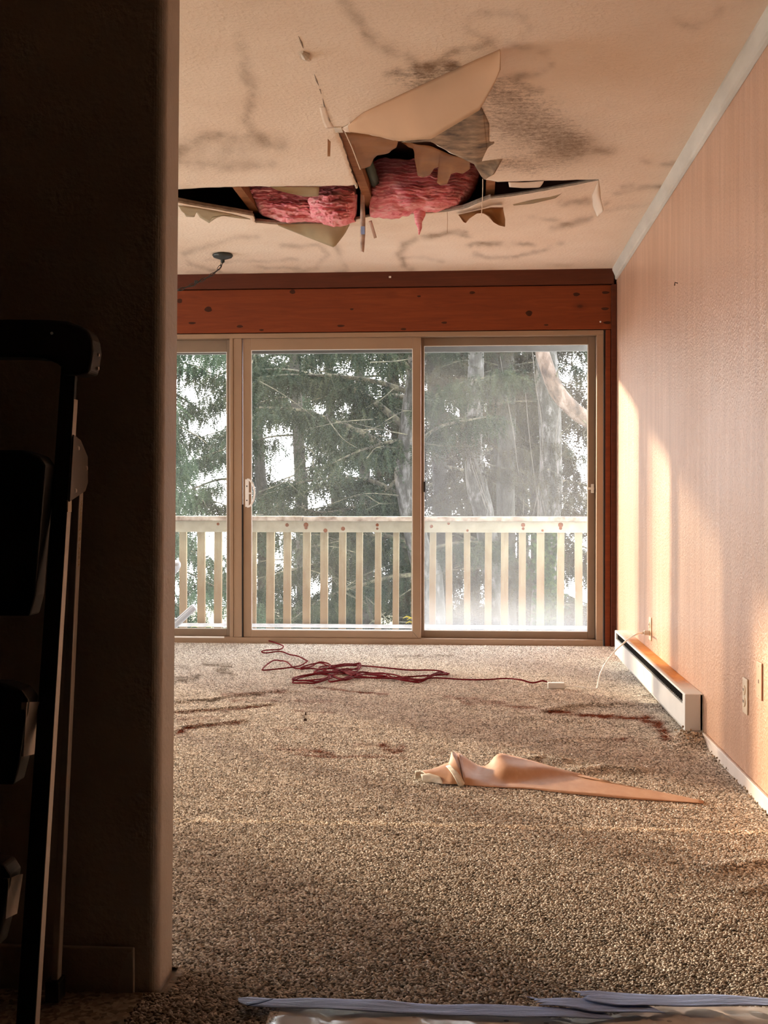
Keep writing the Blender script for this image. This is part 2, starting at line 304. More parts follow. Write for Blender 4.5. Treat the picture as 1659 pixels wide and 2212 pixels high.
# ------------------------------------------------------------------ mesh helpers
class MB:
    def __init__(s): s.v = []; s.f = []
    def add(s, vs, fs):
        o = len(s.v); s.v += [tuple(x) for x in vs]; s.f += [tuple(i + o for i in f) for f in fs]; return s
    def box(s, lo, hi, rot=None, piv=None):
        x0, y0, z0 = lo; x1, y1, z1 = hi
        vs = [Vector(q) for q in ((x0,y0,z0),(x1,y0,z0),(x1,y1,z0),(x0,y1,z0),(x0,y0,z1),(x1,y0,z1),(x1,y1,z1),(x0,y1,z1))]
        if rot is not None:
            pv = Vector(piv) if piv is not None else (Vector(lo) + Vector(hi)) / 2
            vs = [pv + rot @ (q - pv) for q in vs]
        return s.add(vs, [(0,3,2,1),(4,5,6,7),(0,1,5,4),(1,2,6,5),(2,3,7,6),(3,0,4,7)])
    def beam(s, a, b, w, t, side=None):          # rectangular bar a->b, width w along side, thickness t
        a, b = Vector(a), Vector(b); d = (b - a).normalized()
        side = Vector(side) if side is not None else Vector((1, 0, 0))
        side = (side - d * side.dot(d)).normalized(); up = d.cross(side)
        vs = [p_ + side*(sx*w/2) + up*(sy*t/2) for p_ in (a, b) for sx, sy in ((-1,-1),(1,-1),(1,1),(-1,1))]
        return s.add(vs, [(0,1,2,3),(7,6,5,4),(0,4,5,1),(1,5,6,2),(2,6,7,3),(3,7,4,0)])
    def tube(s, pts, r, n=8, cap=True):
        pts = [Vector(p_) for p_ in pts]; rs = r if isinstance(r, (list, tuple)) else [r]*len(pts)
        o = len(s.v); ref = None
        for i, p_ in enumerate(pts):
            d = (pts[min(i+1, len(pts)-1)] - pts[max(i-1, 0)])
            if d.length < 1e-9: d = Vector((0, 0, 1))
            d.normalize()
            if ref is None: ref = Vector((0, 0, 1)) if abs(d.z) < 0.9 else Vector((1, 0, 0))
            u = (ref - d*ref.dot(d))
            if u.length < 1e-6: u = d.orthogonal()
            u.normalize(); ref = u; w = d.cross(u)
            for k in range(n):
                a = 2*pi*k/n; s.v.append(tuple(p_ + (u*math.cos(a) + w*math.sin(a))*rs[i]))
        for i in range(len(pts)-1):
            for k in range(n):
                a = o+i*n+k; b = o+i*n+(k+1) % n; s.f.append((a, b, b+n, a+n))
        if cap:
            s.f.append(tuple(o+k for k in reversed(range(n)))); e = o+(len(pts)-1)*n; s.f.append(tuple(e+k for k in range(n)))
        return s
    def lathe(s, prof, c, axis='Z', n=20):
        o = len(s.v); c = Vector(c)
        for r, h in prof:
            for k in range(n):
                a = 2*pi*k/n; q = (r*math.cos(a), r*math.sin(a), h)
                if axis == 'X': q = (h, q[0], q[1])
                if axis == 'Y': q = (q[0], h, q[1])
                s.v.append(tuple(c + Vector(q)))
        for i in range(len(prof)-1):
            for k in range(n):
                a = o+i*n+k; b = o+i*n+(k+1) % n; s.f.append((a, b, b+n, a+n))
        s.f.append(tuple(o+k for k in reversed(range(n)))); e = o+(len(prof)-1)*n; s.f.append(tuple(e+k for k in range(n)))
        return s
    def prism(s, poly, ext):                     # planar polygon (3-D points) pushed along ext
        poly = [Vector(q) for q in poly]; n = len(poly); ext = Vector(ext)
        fs = [tuple(reversed(range(n))), tuple(range(n, 2*n))] + [(i, (i+1) % n, n+(i+1) % n, n+i) for i in range(n)]
        return s.add(poly + [q + ext for q in poly], fs)
    def grid(s, rows):
        o = len(s.v); nr, nc = len(rows), len(rows[0])
        for r_ in rows: s.v += [tuple(q) for q in r_]
        for i in range(nr-1):
            for j in range(nc-1):
                a = o+i*nc+j; s.f.append((a, a+1, a+nc+1, a+nc))
        return s

def put(name, mb, mat, parent=None, smooth=False, bevel=0.0, solid=0.0, off=0.0, sub=0, seg=2):
    me = bpy.data.meshes.new(name); v = mb.v
    org = Vector((0, 0, 0))
    if parent is None:
        A = np.array(v); org = Vector(((A[:, 0].min()+A[:, 0].max())/2, (A[:, 1].min()+A[:, 1].max())/2, A[:, 2].min()))
        v = [tuple(Vector(q) - org) for q in v]
    me.from_pydata(v, [], mb.f); me.update()
    b = bmesh.new(); b.from_mesh(me); bmesh.ops.recalc_face_normals(b, faces=b.faces[:]); b.to_mesh(me); b.free()
    for mm in (mat if isinstance(mat, list) else [mat]): me.materials.append(mm)
    if smooth:
        for q in me.polygons: q.use_smooth = True
    o = bpy.data.objects.new(name, me); COL.objects.link(o); o.location = org
    if parent is not None:
        o.parent = parent; o.matrix_parent_inverse = wm(parent).inverted()
    if solid: md = o.modifiers.new('thickness', 'SOLIDIFY'); md.thickness = solid; md.offset = off
    if bevel: md = o.modifiers.new('bevel', 'BEVEL'); md.width = bevel; md.segments = seg; md.limit_method = 'ANGLE'
    if sub: md = o.modifiers.new('subdivision', 'SUBSURF'); md.levels = sub; md.render_levels = sub
    return o
def wm(o):
    mloc = Matrix.LocRotScale(o.location, o.rotation_euler, o.scale)
    return (wm(o.parent) @ o.matrix_parent_inverse @ mloc) if o.parent else mloc
def thing(name, label, cat, loc, group=None):
    o = bpy.data.objects.new(name, None); COL.objects.link(o); o.location = loc; o.empty_display_size = 0.1
    o['label'] = label; o['category'] = cat
    if group: o['group'] = group
    return o
def tag(o, label, cat, group=None, kind=None):
    o['label'] = label; o['category'] = cat
    if group: o['group'] = group
    if kind: o['kind'] = kind
    return o
def struct(o): o['kind'] = 'structure'; return o
def lab(o, label): o['label'] = label; return o
def root_struct(name, loc=(0, 0, 0)):
    o = bpy.data.objects.new(name, None); COL.objects.link(o); o.location = loc; o['kind'] = 'structure'; return o
def spline(pts, n=8):                             # Catmull-Rom through points
    P = [Vector(q) for q in pts]; P = [P[0]*2-P[1]] + P + [P[-1]*2-P[-2]]; out = []
    for i in range(1, len(P)-2):
        for k in range(n):
            t = k/n; a, b, c_, d = P[i-1:i+3]
            out.append(0.5*((2*b)+(c_-a)*t+(2*a-5*b+4*c_-d)*t*t+(3*b-a-3*c_+d)*t**3))
    out.append(P[-2]); return out
def resample(pts, n):
    pts = [Vector(q) for q in pts]; L = [0]
    for a, b in zip(pts, pts[1:]): L.append(L[-1] + (b-a).length)
    out = []; j = 0
    for k in range(n):
        t = L[-1]*k/(n-1)
        while j < len(L)-2 and L[j+1] < t: j += 1
        f = (t-L[j])/max(1e-9, L[j+1]-L[j]); out.append(pts[j].lerp(pts[j+1], min(1, f)))
    return out
def loft(a, b, n=40, m=10, bulge=(0, 0, 0), rough=0.0, paired=False):
    if paired:
        A, B = [Vector(q) for q in a], [Vector(q) for q in b]
        AA, BB = [], []
        for i in range(len(A)-1):
            for k in range(5): AA.append(A[i].lerp(A[i+1], k/5)); BB.append(B[i].lerp(B[i+1], k/5))
        A, B = AA+[A[-1]], BB+[B[-1]]
    else: A, B = resample(a, n), resample(b, n)
    bu = Vector(bulge); rows = []
    for i in range(m+1):
        t = i/m; row = []
        for p_, q in zip(A, B):
            x = p_.lerp(q, t) + bu*math.sin(pi*t)
            if rough: x = x + Vector((0, 0, 1))*rough*noise.noise(x*9) + Vector((0, 1, 0))*rough*noise.noise(x*7+Vector((5, 3, 1)))*math.sin(pi*min(t*1.2, 1)*0.5)
            row.append(x)
        rows.append(row)
    return MB().grid(rows)
def sheet(name, a, b, mat, parent, thick=0.0012, **kw):
    return put(name, loft(a, b, **kw), mat, parent, smooth=True, solid=thick)

# ------------------------------------------------------------------ room shell
XL = -6.2; BZ = -2.6
struct(put('floor', MB().box((XL-0.2, BZ-0.2, -0.16), (WX+0.12, FY+0.12, -0.008)), M['subfloor']))
struct(put('wall_right', MB().box((WX, BZ-0.2, -0.15), (WX+0.12, 2.26, CEIL+0.55)), M['hall']))  # unseen stretch, darkened to cut light bounced onto the partition
wr = struct(put('wall_right', MB().box((WX, 2.26, -0.15), (WX+0.12, FY+0.25, CEIL+0.55)), M['wall']))
wl = root_struct('wall_left', (XL, 5, 0))
for lo_, hi_ in (((XL-0.12, 2.0, -0.15), (XL, 3.2, CEIL+0.55)), ((XL-0.12, 7.4, -0.15), (XL, FY+0.25, CEIL+0.55)), ((XL-0.12, 3.2, -0.15), (XL, 7.4, 0.35)), ((XL-0.12, 3.2, 2.12), (XL, 7.4, CEIL+0.55))):
    put('wall_section', MB().box(lo_, hi_), M['trim'], wl)
w2 = root_struct('added_window', (XL, 5.3, 0.35)); fr = MB()  # unseen window, added to bring more daylight into the room
for lo_, hi_ in (((XL-0.08, 3.2, 0.35), (XL+0.01, 7.4, 0.40)), ((XL-0.08, 3.2, 2.07), (XL+0.01, 7.4, 2.12)), ((XL-0.08, 3.2, 0.4), (XL+0.01, 3.25, 2.07)), ((XL-0.08, 7.35, 0.4), (XL+0.01, 7.4, 2.07)), ((XL-0.08, 5.27, 0.4), (XL+0.01, 5.33, 2.07))): fr.box(lo_, hi_)
put('window_frame', fr, M['bronze'], w2, bevel=0.002)
for ya, yb in ((3.25, 5.27), (5.33, 7.35)): put('glass_pane', MB().grid([[(XL-0.04, ya, 0.4), (XL-0.04, yb, 0.4)], [(XL-0.04, ya, 2.07), (XL-0.04, yb, 2.07)]]), M['glass'], w2)
struct(put('wall_back', MB().box((-3.3, BZ-0.12, -0.15), (WX, BZ, CEIL+0.0)), M['hall']))
struct(put('wall_side', MB().box((-3.3, BZ, -0.15), (-3.18, 2.37, CEIL+0.0)), M['hall']))
# wall_front: the short partition beside the camera, end face leaning a touch, bull-nosed corner
SZ0, SZ1, SX = 2.37, 2.487, -0.622
lean = lambda h: (h - 0.0) * 0.0098
mb = MB(); prof = []
R = 0.022
prof = [(-6.2, SZ0)] + [(SX - R + R*math.sin(a), SZ0 + R - R*math.cos(a)) for a in np.linspace(0, pi/2, 8)] + [(SX, SZ1-0.004), (SX-0.004, SZ1), (-6.2, SZ1)]
lo = [Vector((x + (lean(0) if x > -1 else 0), y, -0.008)) for x, y in prof]
hi = [Vector((x + (lean(CEIL) if x > -1 else 0), y, CEIL + 0.02)) for x, y in prof]
n = len(lo); mb.add(lo + hi, [tuple(range(n)), tuple(range(2*n-1, n-1, -1))] + [(i, n+i, n+(i+1) % n, (i+1) % n) for i in range(n)])
struct(put('wall_front', mb, M['stub']))
bb = struct(put('baseboard_front', MB().box((-3.18, SZ0-0.012, -0.004), (SX-0.045, SZ0-0.0005, 0.088)), M['stub'], bevel=0.003))
q = put('putty_patch', MB().prism([(SX-0.078, SZ0-0.0125, 0.0), (SX-0.046, SZ0-0.0125, 0.0), (SX-0.046, SZ0-0.0125, 0.084), (SX-0.056, SZ0-0.0125, 0.078), (SX-0.066, SZ0-0.0125, 0.058), (SX-0.074, SZ0-0.0125, 0.03)], (0, -0.001, 0)), M['trim'], bb)
# far wall: piers and header round the openings
DX0, DX1, DTOP = -2.84, at(1302, 1000, FY).x, at(1302, 714, FY).z
wf = root_struct('wall_far', (0, FY, 0))
for nm, lo_, hi_ in (('pier', (-3.25, FY+0.02, -0.15), (DX0-0.02, FY+0.14, CEIL+0.5)), ('pier', (XL, FY+0.02, -0.15), (-5.75, FY+0.14, CEIL+0.5)),
                     ('header', (-5.75, FY+0.05, DTOP+0.02), (WX, FY+0.14, CEIL+0.5)), ('sill_wall', (-5.75, FY+0.02, -0.15), (-3.25, FY+0.14, 0.05)),
                     ('jamb_filler', (DX1+0.012, FY+0.05, -0.15), (WX, FY+0.14, DTOP+0.05))):
    put(nm, MB().box(lo_, hi_), M['wall_far'], wf)

# pine boards over the door
z_bt = at(850, 598, FY).z; z_b1 = at(850, 623, FY).z; z_b2 = at(850, 719, FY).z
xr = at(1320, 660, FY).x; xq = at(1331, 800, FY).x
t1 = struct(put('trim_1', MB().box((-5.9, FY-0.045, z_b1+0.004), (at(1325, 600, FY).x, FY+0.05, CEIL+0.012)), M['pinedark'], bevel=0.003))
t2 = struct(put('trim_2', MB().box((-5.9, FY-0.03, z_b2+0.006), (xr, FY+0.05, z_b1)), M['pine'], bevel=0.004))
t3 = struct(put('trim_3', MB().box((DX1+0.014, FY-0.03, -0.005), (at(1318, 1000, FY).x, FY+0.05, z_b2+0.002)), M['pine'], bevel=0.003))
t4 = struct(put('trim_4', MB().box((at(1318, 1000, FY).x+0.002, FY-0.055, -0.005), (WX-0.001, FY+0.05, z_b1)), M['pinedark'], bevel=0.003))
put('crack_line', MB().box((-5.8, FY-0.004, z_b2-0.003), (DX1, FY+0.04, z_b2+0.006)), M['blackgap'], t2)
M['knot'] = simple('dark_pine_knot', (0.045, 0.010, 0.003), 0.6, spec=0.2)
for kx, ky, rx, rz in ((450,668,8,6),(1143,677,7,6),(632,630,6,5),(388,650,6,5),(415,698,8,2.5),(518,705,7,3),(565,713,5,2),(736,704,8,2.5),(760,668,4,2),(872,711,6,2.5),(960,697,6,2.5),(1020,632,6,3),(905,640,4,2),(1245,636,7,4),(1308,632,8,3),(1307,667,8,3),(1312,697,8,3),(1180,702,5,2)):
    pk = at(kx, ky, FY-0.0308); sc_ = FY/F; mb = MB(); k_ = [(pk.x+rx*sc_*math.cos(t)*(1+.15*math.sin(3*t+kx)), pk.y-0.0006, pk.z+rz*sc_*math.sin(t)) for t in np.linspace(0, 2*pi, 14)[:-1]]
    mb.prism(k_, (0, 0.001, 0)); put('knot', mb, M['knot'], t2)
sp = MB(); pk = at(1297, 695, FY-0.031)
sp.lathe([(0.006, 0), (0.003, -0.003)], pk, 'Y', 8); put('plaster_splash', sp, M['gypwhite'], t2)
# ceiling cornice strip, baseboard
mb = MB(); pts = [(WX-0.0005, CEIL+0.01), (WX-0.03, CEIL+0.01), (WX-0.03, CEIL-0.012), (WX-0.013, CEIL-0.05), (WX-0.013, CEIL-0.068), (WX-0.0005, CEIL-0.075)]
mb.prism([(x, 2.5, z) for x, z in pts], (0, FY-0.047-2.5, 0)); struct(put('trim_5', mb, M['trim'], bevel=0.002))
b2 = struct(put('baseboard_right', MB().box((WX-0.012, 2.3, -0.006), (WX-0.0005, 4.93, 0.052)), M['base'], bevel=0.003))

# ------------------------------------------------------------------ ceiling with its hole
hole_px = [(130,428,0),(300,414,0),(383,409,0),(430,406,0),(500,404,0),(560,402,0),(586,404,0),(620,402,0),(690,403,0),(720,401,0),(750,402,0),(769,399,.004),
 (766,388,.003),(763,380,.003),(757,364,.002),(754,352,0),(749,340,0),(745,326,0),(741,318,0),(738,304,0),(733,295,0),(727,277,0),(733,276,0),(745,283,0),
 (790,289,0),(850,303,0),(880,307,0),(930,306,.0),(955,320,0),(980,334,.005),(1005,341,.008),(1017,347,.01),(1031,358,.012),(1040,375,.012),(1048,388,.008),
 (1075,393,.004),(1100,392,.002),(1150,391,0),(1200,390,0),(1293,387,0),
 (1293,390,.002),(1230,402,.01),(1150,417,.022),(1100,425,.028),(1050,430,.03),(1030,440,.045),(1000,452,.05),(960,458,.05),(900,462,.05),(850,464,.05),(800,468,.05),
 (770,474,.05),(755,479,.05),(700,483,.055),(640,484,.055),(600,485,.055),(552,481,.05),(549,472,.05),(546,466,.05),(500,458,.05),(440,448,.05),(383,437,.05),(300,432,.045),(130,434,.03)]
hole3 = [onceil(a, b, d) for a, b, d in hole_px]
hp = np.array([(q.x, q.y) for q in hole3]); hs = np.array([d for _, _, d in hole_px])
def in_poly(P, poly):
    x, y = P[:, 0], P[:, 1]; c_ = np.zeros(len(P), bool); n_ = len(poly)
    for i in range(n_):
        x1, y1 = poly[i]; x2, y2 = poly[(i+1) % n_]
        if y1 == y2: continue
        k = ((y1 > y) != (y2 > y)) & (x < (x2-x1)*(y-y1)/(y2-y1)+x1); c_ ^= k
    return c_
# subdivide outline so that it follows curves with raggedness
hp2, hs2 = [], []
for i in range(len(hp)):
    a, b = hp[i], hp[(i+1) % len(hp)]; L = np.linalg.norm(b-a); k = max(1, int(L/0.03))
    nrm = np.array((-(b-a)[1], (b-a)[0]))/max(L, 1e-6)
    for j in range(k):
        t = j/k; w_ = 0 if j == 0 else rng.uniform(-0.004, 0.004)
        hp2.append(a+(b-a)*t+nrm*w_); hs2.append(hs[i]*(1-t)+hs[(i+1) % len(hp)]*t)
hp2 = np.array(hp2); hs2 = np.array(hs2)
gx = np.arange(-2.4, WX+0.005, 0.022); gy = np.arange(3.5, FY+0.03, 0.022)
G = np.stack(np.meshgrid(gx, gy), -1).reshape(-1, 2) + rng.uniform(-0.004, 0.004, (len(gx)*len(gy), 2))
G[:, 0] = np.minimum(G[:, 0], WX+0.005); G[:, 1] = np.minimum(G[:, 1], FY+0.045)
def dist_poly(P, poly, closed=True):
    best = np.full(len(P), 1e9); n_ = len(poly)
    for i in range(n_ if closed else n_-1):
        a, b = poly[i], poly[(i+1) % n_]; d = b-a; L2 = max(1e-12, (d**2).sum())
        t = np.clip(((P-a)@d)/L2, 0, 1); best = np.minimum(best, np.linalg.norm(P-(a+t[:, None]*d), axis=1))
    return best
dd = dist_poly(G, hp2); ins = in_poly(G, hp2)
G = G[(~ins) & (dd > 0.008)]
outer = np.array([(XL-0.1, BZ-0.1), (WX+0.05, BZ-0.1), (WX+0.05, FY+0.05), (XL-0.1, FY+0.05)])
allp = np.concatenate((outer, hp2, G)); nh = len(hp2)
res = delaunay_2d_cdt([Vector(q) for q in allp], [(4+i, 4+(i+1) % nh) for i in range(nh)] + [(i, (i+1) % 4) for i in range(4)], [], 0, 1e-6)
V2 = np.array([tuple(q) for q in res[0]]); T = np.array([f for f in res[2] if len(f) == 3])
cen = V2[T].mean(1); T = T[~in_poly(cen, hp2)]
# sag: follows the nearest rim points and dies out
def sag_at(P):
    out = np.zeros(len(P))
    for s in range(0, len(P), 4000):
        D = np.linalg.norm(P[s:s+4000, None]-hp2[None], axis=2)+1e-4
        w_ = 1/D**4; out[s:s+4000] = (w_*hs2).sum(1)/w_.sum(1)*np.exp(-(D.min(1)/0.45)**2)
    return out
Zc = CEIL - sag_at(V2)
V3 = np.column_stack((V2, Zc)); PX = to_px(np.where(V3[:, 1:2] < 1.0, np.array((0, 3.0, CEIL)), V3))
# stains, laid out along water-mark lines
def vnoise(P, s, seed=0):
    return np.array([noise.fractal(Vector((a*s+seed, b*s, seed*1.7)), 0.6, 2.0, 4) for a, b in P])
nz = vnoise(PX, 0.02, 3); nz2 = vnoise(PX, 0.008, 11)
PW = PX + np.stack((nz2*14, vnoise(PX, 0.012, 5)*7), 1)
def line(pts, w, s, close=False):
    d = dist_poly(PW, np.array(pts, float), close); return s*np.exp(-(d/w)**2)*np.clip(0.75+nz*0.9, 0.15, 1.3)
def blob(cx, cy, rx, ry, s):
    return s*np.exp(-(((PW[:, 0]-cx)/rx)**2+((PW[:, 1]-cy)/ry)**2))
def ell(cx, cy, rx, ry, a0=0, a1=360, n_=26):
    return [(cx+rx*math.cos(math.radians(a)), cy+ry*math.sin(math.radians(a))) for a in np.linspace(a0, a1, n_)]
R_ = np.zeros(len(V3)); Gm = np.zeros(len(V3)); Bm = np.zeros(len(V3))
for pts, w_, s in ((ell(1075, 55, 75, 32), 8, .32), ([(930,150),(985,112),(1060,97),(1130,100),(1172,122),(1184,145),(1150,163),(1080,174)], 9, .6),
    ([(845,158),(900,140),(960,138),(985,143)], 8, .75), ([(730,-10),(790,70),(840,105),(890,128)], 14, .55), ([(513,80),(522,140),(537,200),(530,255),(545,285)], 11, .42),
    ([(384,352),(400,322),(450,297),(540,290),(610,312)], 14, .5), ([(384,352),(440,362),(500,362),(590,352)], 11, .42), ([(400,325),(470,330),(570,318)], 22, .22),
    ([(1090,170),(1130,195),(1165,200)], 8, .4), ([(1175,333),(1250,330),(1338,325)], 10, .55), ([(1400,347),(1470,352)], 6, .5), ([(1350,405),(1440,402)], 5, .5), ([(1330,420),(1440,398)], 5, .3),
    ([(390,548),(404,574),(480,588),(600,592),(680,578),(706,552),(690,530),(600,528)], 5, .45), ([(395,545),(480,520),(560,512)], 6, .35), ([(440,560),(560,560),(640,556)], 4, .3),
    ([(725,530),(735,560),(748,590),(720,594)], 6, .45), ([(560,574),(640,575)], 4, .35), ([(400,590),(520,600),(700,598)], 4, .25),
    ([(1000,502),(905,510),(872,525),(862,548),(872,575),(895,588)], 7, .6), ([(915,508),(1010,512)], 4, .4), ([(865,560),(900,555),(960,560)], 4, .3),
    ([(1010,532),(1110,520),(1150,528)], 5, .5), ([(1035,535),(1045,528),(1100,530)], 4, .5), ([(1025,552),(1080,560),(1130,552),(1215,525)], 5, .45), ([(1005,582),(1090,590)], 4, .4), ([(1180,575),(1240,570)], 4, .2),
    ([(1190,495),(1280,470),(1310,440)], 6, .45), ([(1215,440),(1280,436)], 8, .5), ([(1150,470),(1230,485)], 5, .3), ([(1450,25),(1480,55),(1500,60),(1545,30),(1548,8)], 8, .25), ([(1300,455),(1440,440)], 5, .2)):
    R_ += line(pts, w_, s*1.05)
R_ += blob(1150, 290, 170, 80, .30) + blob(1245, 315, 70, 36, .55) + blob(1130, 270, 70, 30, .25) + blob(480, 335, 90, 35, .15) + blob(930, 190, 110, 60, .1)
Gm += blob(930, 175, 120, 50, .85) + blob(1130, 270, 150, 90, .92) + blob(1245, 312, 65, 40, .55) + blob(1090, 195, 70, 40, .35) + blob(1130, 365, 130, 25, .55) + line([(1655, 0), (1560, 160), (1480, 260)], 40, .30) + line([(850,155),(985,140)], 14, .5)
Gm += blob(540, 235, 40, 90, .22)
for pts, w_, s in (([(645,70),(658,118),(664,130)], 1.6, .8), ([(680,160),(692,195),(700,222),(706,250),(715,268)], 1.6, .55), ([(655,122),(668,128)], 3, .9)): Bm += s*np.exp(-(dist_poly(PX, np.array(pts, float), False)/w_/1.6)**2)
ok = (V3[:, 1] > 3.3)
me = bpy.data.meshes.new('ceiling'); me.from_pydata([tuple(q) for q in V3], [], [tuple(int(i) for i in t) for t in T]); me.update()
bmx = bmesh.new(); bmx.from_mesh(me); bmesh.ops.recalc_face_normals(bmx, faces=bmx.faces[:])
if sum(f.normal.z for f in bmx.faces) > 0: bmesh.ops.reverse_faces(bmx, faces=bmx.faces[:])
bmx.to_mesh(me); bmx.free()
ca = me.color_attributes.new('marks', 'FLOAT_COLOR', 'POINT')
cd = np.stack((np.clip(R_, 0, 0.85)*ok, np.clip(Gm, 0, 1)*ok, np.clip(Bm, 0, 0.9)*ok, np.ones(len(V3))), 1)
ca.data.foreach_set('color', cd.astype(np.float32).ravel())
me.materials.append(M['ceil']); me.materials.append(M['gyp'])
ceil = bpy.data.objects.new('ceiling', me); COL.objects.link(ceil); struct(ceil)
md = ceil.modifiers.new('thickness', 'SOLIDIFY'); md.thickness = 0.014; md.offset = -1; md.material_offset = 1; md.material_offset_rim = 1
for q in me.polygons: q.use_smooth = True
# the roof void: joists, boards
jt = CEIL + 0.016
for x in (-1.75, -1.165, -0.555, 0.055, 0.665):
    put('joist', MB().box((x, 4.3, jt), (x+0.042, FY+0.03, jt+0.24)), M['joist'], ceil)
for x in (-5.2, -4.6, -4.0, -3.4, -2.8, -2.3): put('joist', MB().box((x, 4.3, jt), (x+0.042, FY+0.03, jt+0.24)), M['joist'], ceil)
put('roof_boards', MB().box((XL-0.1, BZ-0.1, jt+0.245), (WX+0.1, FY+1.0, jt+0.30)), M['sheath'], ceil)
put('blocking', MB().box((0.1, 6.35, jt), (0.66, 6.39, jt+0.22)), M['sheath'], ceil)
put('pipe_wrap', MB().tube([(-0.492, 5.35, jt+0.05), (-0.486, 6.5, jt+0.06)], 0.022, 10), M['foamgreen'], ceil, smooth=True)

# broken gypsum rim on the window side: thick sagging lip
def lip(pxs, w_, name='broken_edge', mat=None):
    a = [onceil(x, y, d) for x, y, d in pxs]; mb = MB()
    rows = [[q + Vector((0, 0, 0.001)) for q in a], [q + Vector((0.0, -0.006+0.004*noise.noise(q*40), 0.008)) for q in a], [q + Vector((0, 0.004, w_)) for q in a]]
    return put(name, mb.grid(rows), mat or M['gyp'], ceil, solid=0.002)
lip([(1060,429,.03),(1030,440,.045),(1000,452,.05),(960,458,.05),(900,462,.05),(850,464,.05),(800,468,.05)], 0.022)
lip([(700,483,.055),(640,484,.055),(600,485,.055),(552,481,.05)], 0.022)
lip([(546,466,.05),(500,458,.05),(440,448,.05),(383,437,.05),(320,432,.045)], 0.024)
lip([(1293,391,.002),(1230,402,.01),(1150,417,.022),(1100,425,.028),(1055,430,.03)], 0.016)
# torn papers
def C(x, y, d=0.0): return onceil(x, y, d)
top = [(744,282),(752,272),(768,256),(786,242),(860,207),(960,160),(1030,128),(1079,107),(1080,107)]
bot = [(745,284,4.96),(753,285,4.95),(772,287,4.85),(800,291,4.78),(862,305,4.62),(932,300,4.45),(1036,238,4.22),(1068,180,4.10),(1081,150,4.05)]
fl = lab(sheet('paper_flap', [C(x, y, 0.002) for x, y in top], [at(x, y, z) for x, y, z in bot], M['paperface'], ceil, 0.0015, m=12, bulge=(0, -0.035, 0.0), paired=True), 'large tan paper flap peeled down from the ceiling')
cr = lab(sheet('paper_flap', [C(738, 277, 0.003), C(752, 270, 0.004), C(756, 262, 0.004)], [C(745, 285, .006), C(757, 286, .008), C(760, 276, .006)], M['ceilpaper'], ceil, n=8, m=3), 'small painted curl at the corner of the hole')
lab(sheet('exposed_gypsum', [C(868, 307, .003), C(925, 300, .003), C(985, 262, .003), C(1038, 230, .003), C(1044, 238, .003)],
      [C(885, 308, .003), C(930, 305, .004), C(984, 335, .008), C(1030, 357, .014), C(1056, 346, .004)], M['mould'], ceil, 0.002, n=40, m=14), 'grey brown mouldy patch where the paper tore away')
lab(sheet('exposed_gypsum', [C(1040, 232, .002), C(1050, 252, .002), C(1057, 268, .002), C(1057, 306, .002), C(1078, 304, .002)],
      [C(1005, 300, .004), C(1015, 310, .004), C(1025, 320, .005), C(1030, 340, .008), C(1056, 347, .006)], M['mould'], ceil, 0.002, n=30, m=8), 'mouldy torn strip right of the hole')
lab(sheet('paper_flap', [C(1022, 350, .008), C(1050, 346, .008), C(1088, 340, .004)], [at(1040, 380, 5.5), at(1048, 388, 5.52), at(1066, 376, 5.42), ], M['mould'], ceil, 0.006, n=12, m=6), 'grey mouldy tongue hanging at the right end of the hole')
# kraft facing seen inside
lab(sheet('paper_facing', [C(746, 283, -.012), C(770, 286, -.014), C(800, 291, -.016), C(830, 299, -.016), C(858, 304, -.016)],
      [C(779, 367, -.010), C(790, 365, -.014), C(800, 360, -.02), C(806, 344, -.02), C(815, 334, -.02), (C(840, 330, -.02)), C(856, 318, -.018), C(860, 306, -.016)], M['kraft'], ceil, 0.001, n=40, m=10, rough=0.01), 'brown kraft facing torn at the left of the hole')
k2 = [((866,306),(868,308)),((880,307),(882,318)),((890,309),(892,322)),((897,311),(895,332)),((905,313),(896,345)),((915,314),(902,378)),((925,316),(914,382)),((935,319),(928,378)),((942,322),(938,364)),((950,325),(947,362)),
      ((955,327),(944,394)),((962,330),(953,400)),((970,333),(966,397)),((980,337),(974,376)),((990,340),(986,371)),((1000,343),(1000,374)),((1015,349),(1016,364))]
lab(sheet('paper_facing', [C(x, y, -.014) for (x, y), _ in k2], [C(x, y, -.004) for _, (x, y) in k2], M['kraft'], ceil, 0.001, m=10, rough=0.008, paired=True), 'brown kraft facing hanging in ragged tongues over the pink wool')
put('paper_edge', MB().tube([C(745, 285, .004), C(760, 318, .004), C(778, 366, .004)], 0.0022, 6), M['ceilpaper'], ceil)
lab(sheet('paper_flap', [C(598, 483, .06), C(640, 484, .058), C(700, 482, .058), C(754, 479, .055)], [C(602, 488, .07), at(660, 511, 6.42), at(722, 535, 6.38), at(745, 505, 6.36), at(755, 486, 6.36)], M['kraftgrey'], ceil, n=24, m=8, bulge=(0, -0.01, 0)), 'tan paper triangle hanging left of the tape strip')
lab(sheet('paper_flap', [C(583, 403, .003), C(630, 403, .003), C(690, 404, .003)], [C(597, 410, .02), C(625, 418, .03), C(660, 425, .03), C(688, 424, .03)], M['kraftgrey'], ceil, n=16, m=4), 'grey paper tongue on the near edge of the hole')
lab(sheet('paper_flap', [C(385, 444, .052), C(430, 450, .052), C(470, 457, .052), C(505, 464, .052), C(540, 473, .052)],
      [C(392, 456, .056), C(398, 461, .058), C(402, 468, .06), C(420, 469, .06), C(424, 458, .056), C(432, 470, .06), C(452, 482, .062), C(458, 470, .06), C(480, 466, .058), C(505, 470, .056), C(520, 472, .056), C(541, 474, .053)], M['kraftgrey'], ceil, n=60, m=5), 'tan paper remnants under the left broken edge')
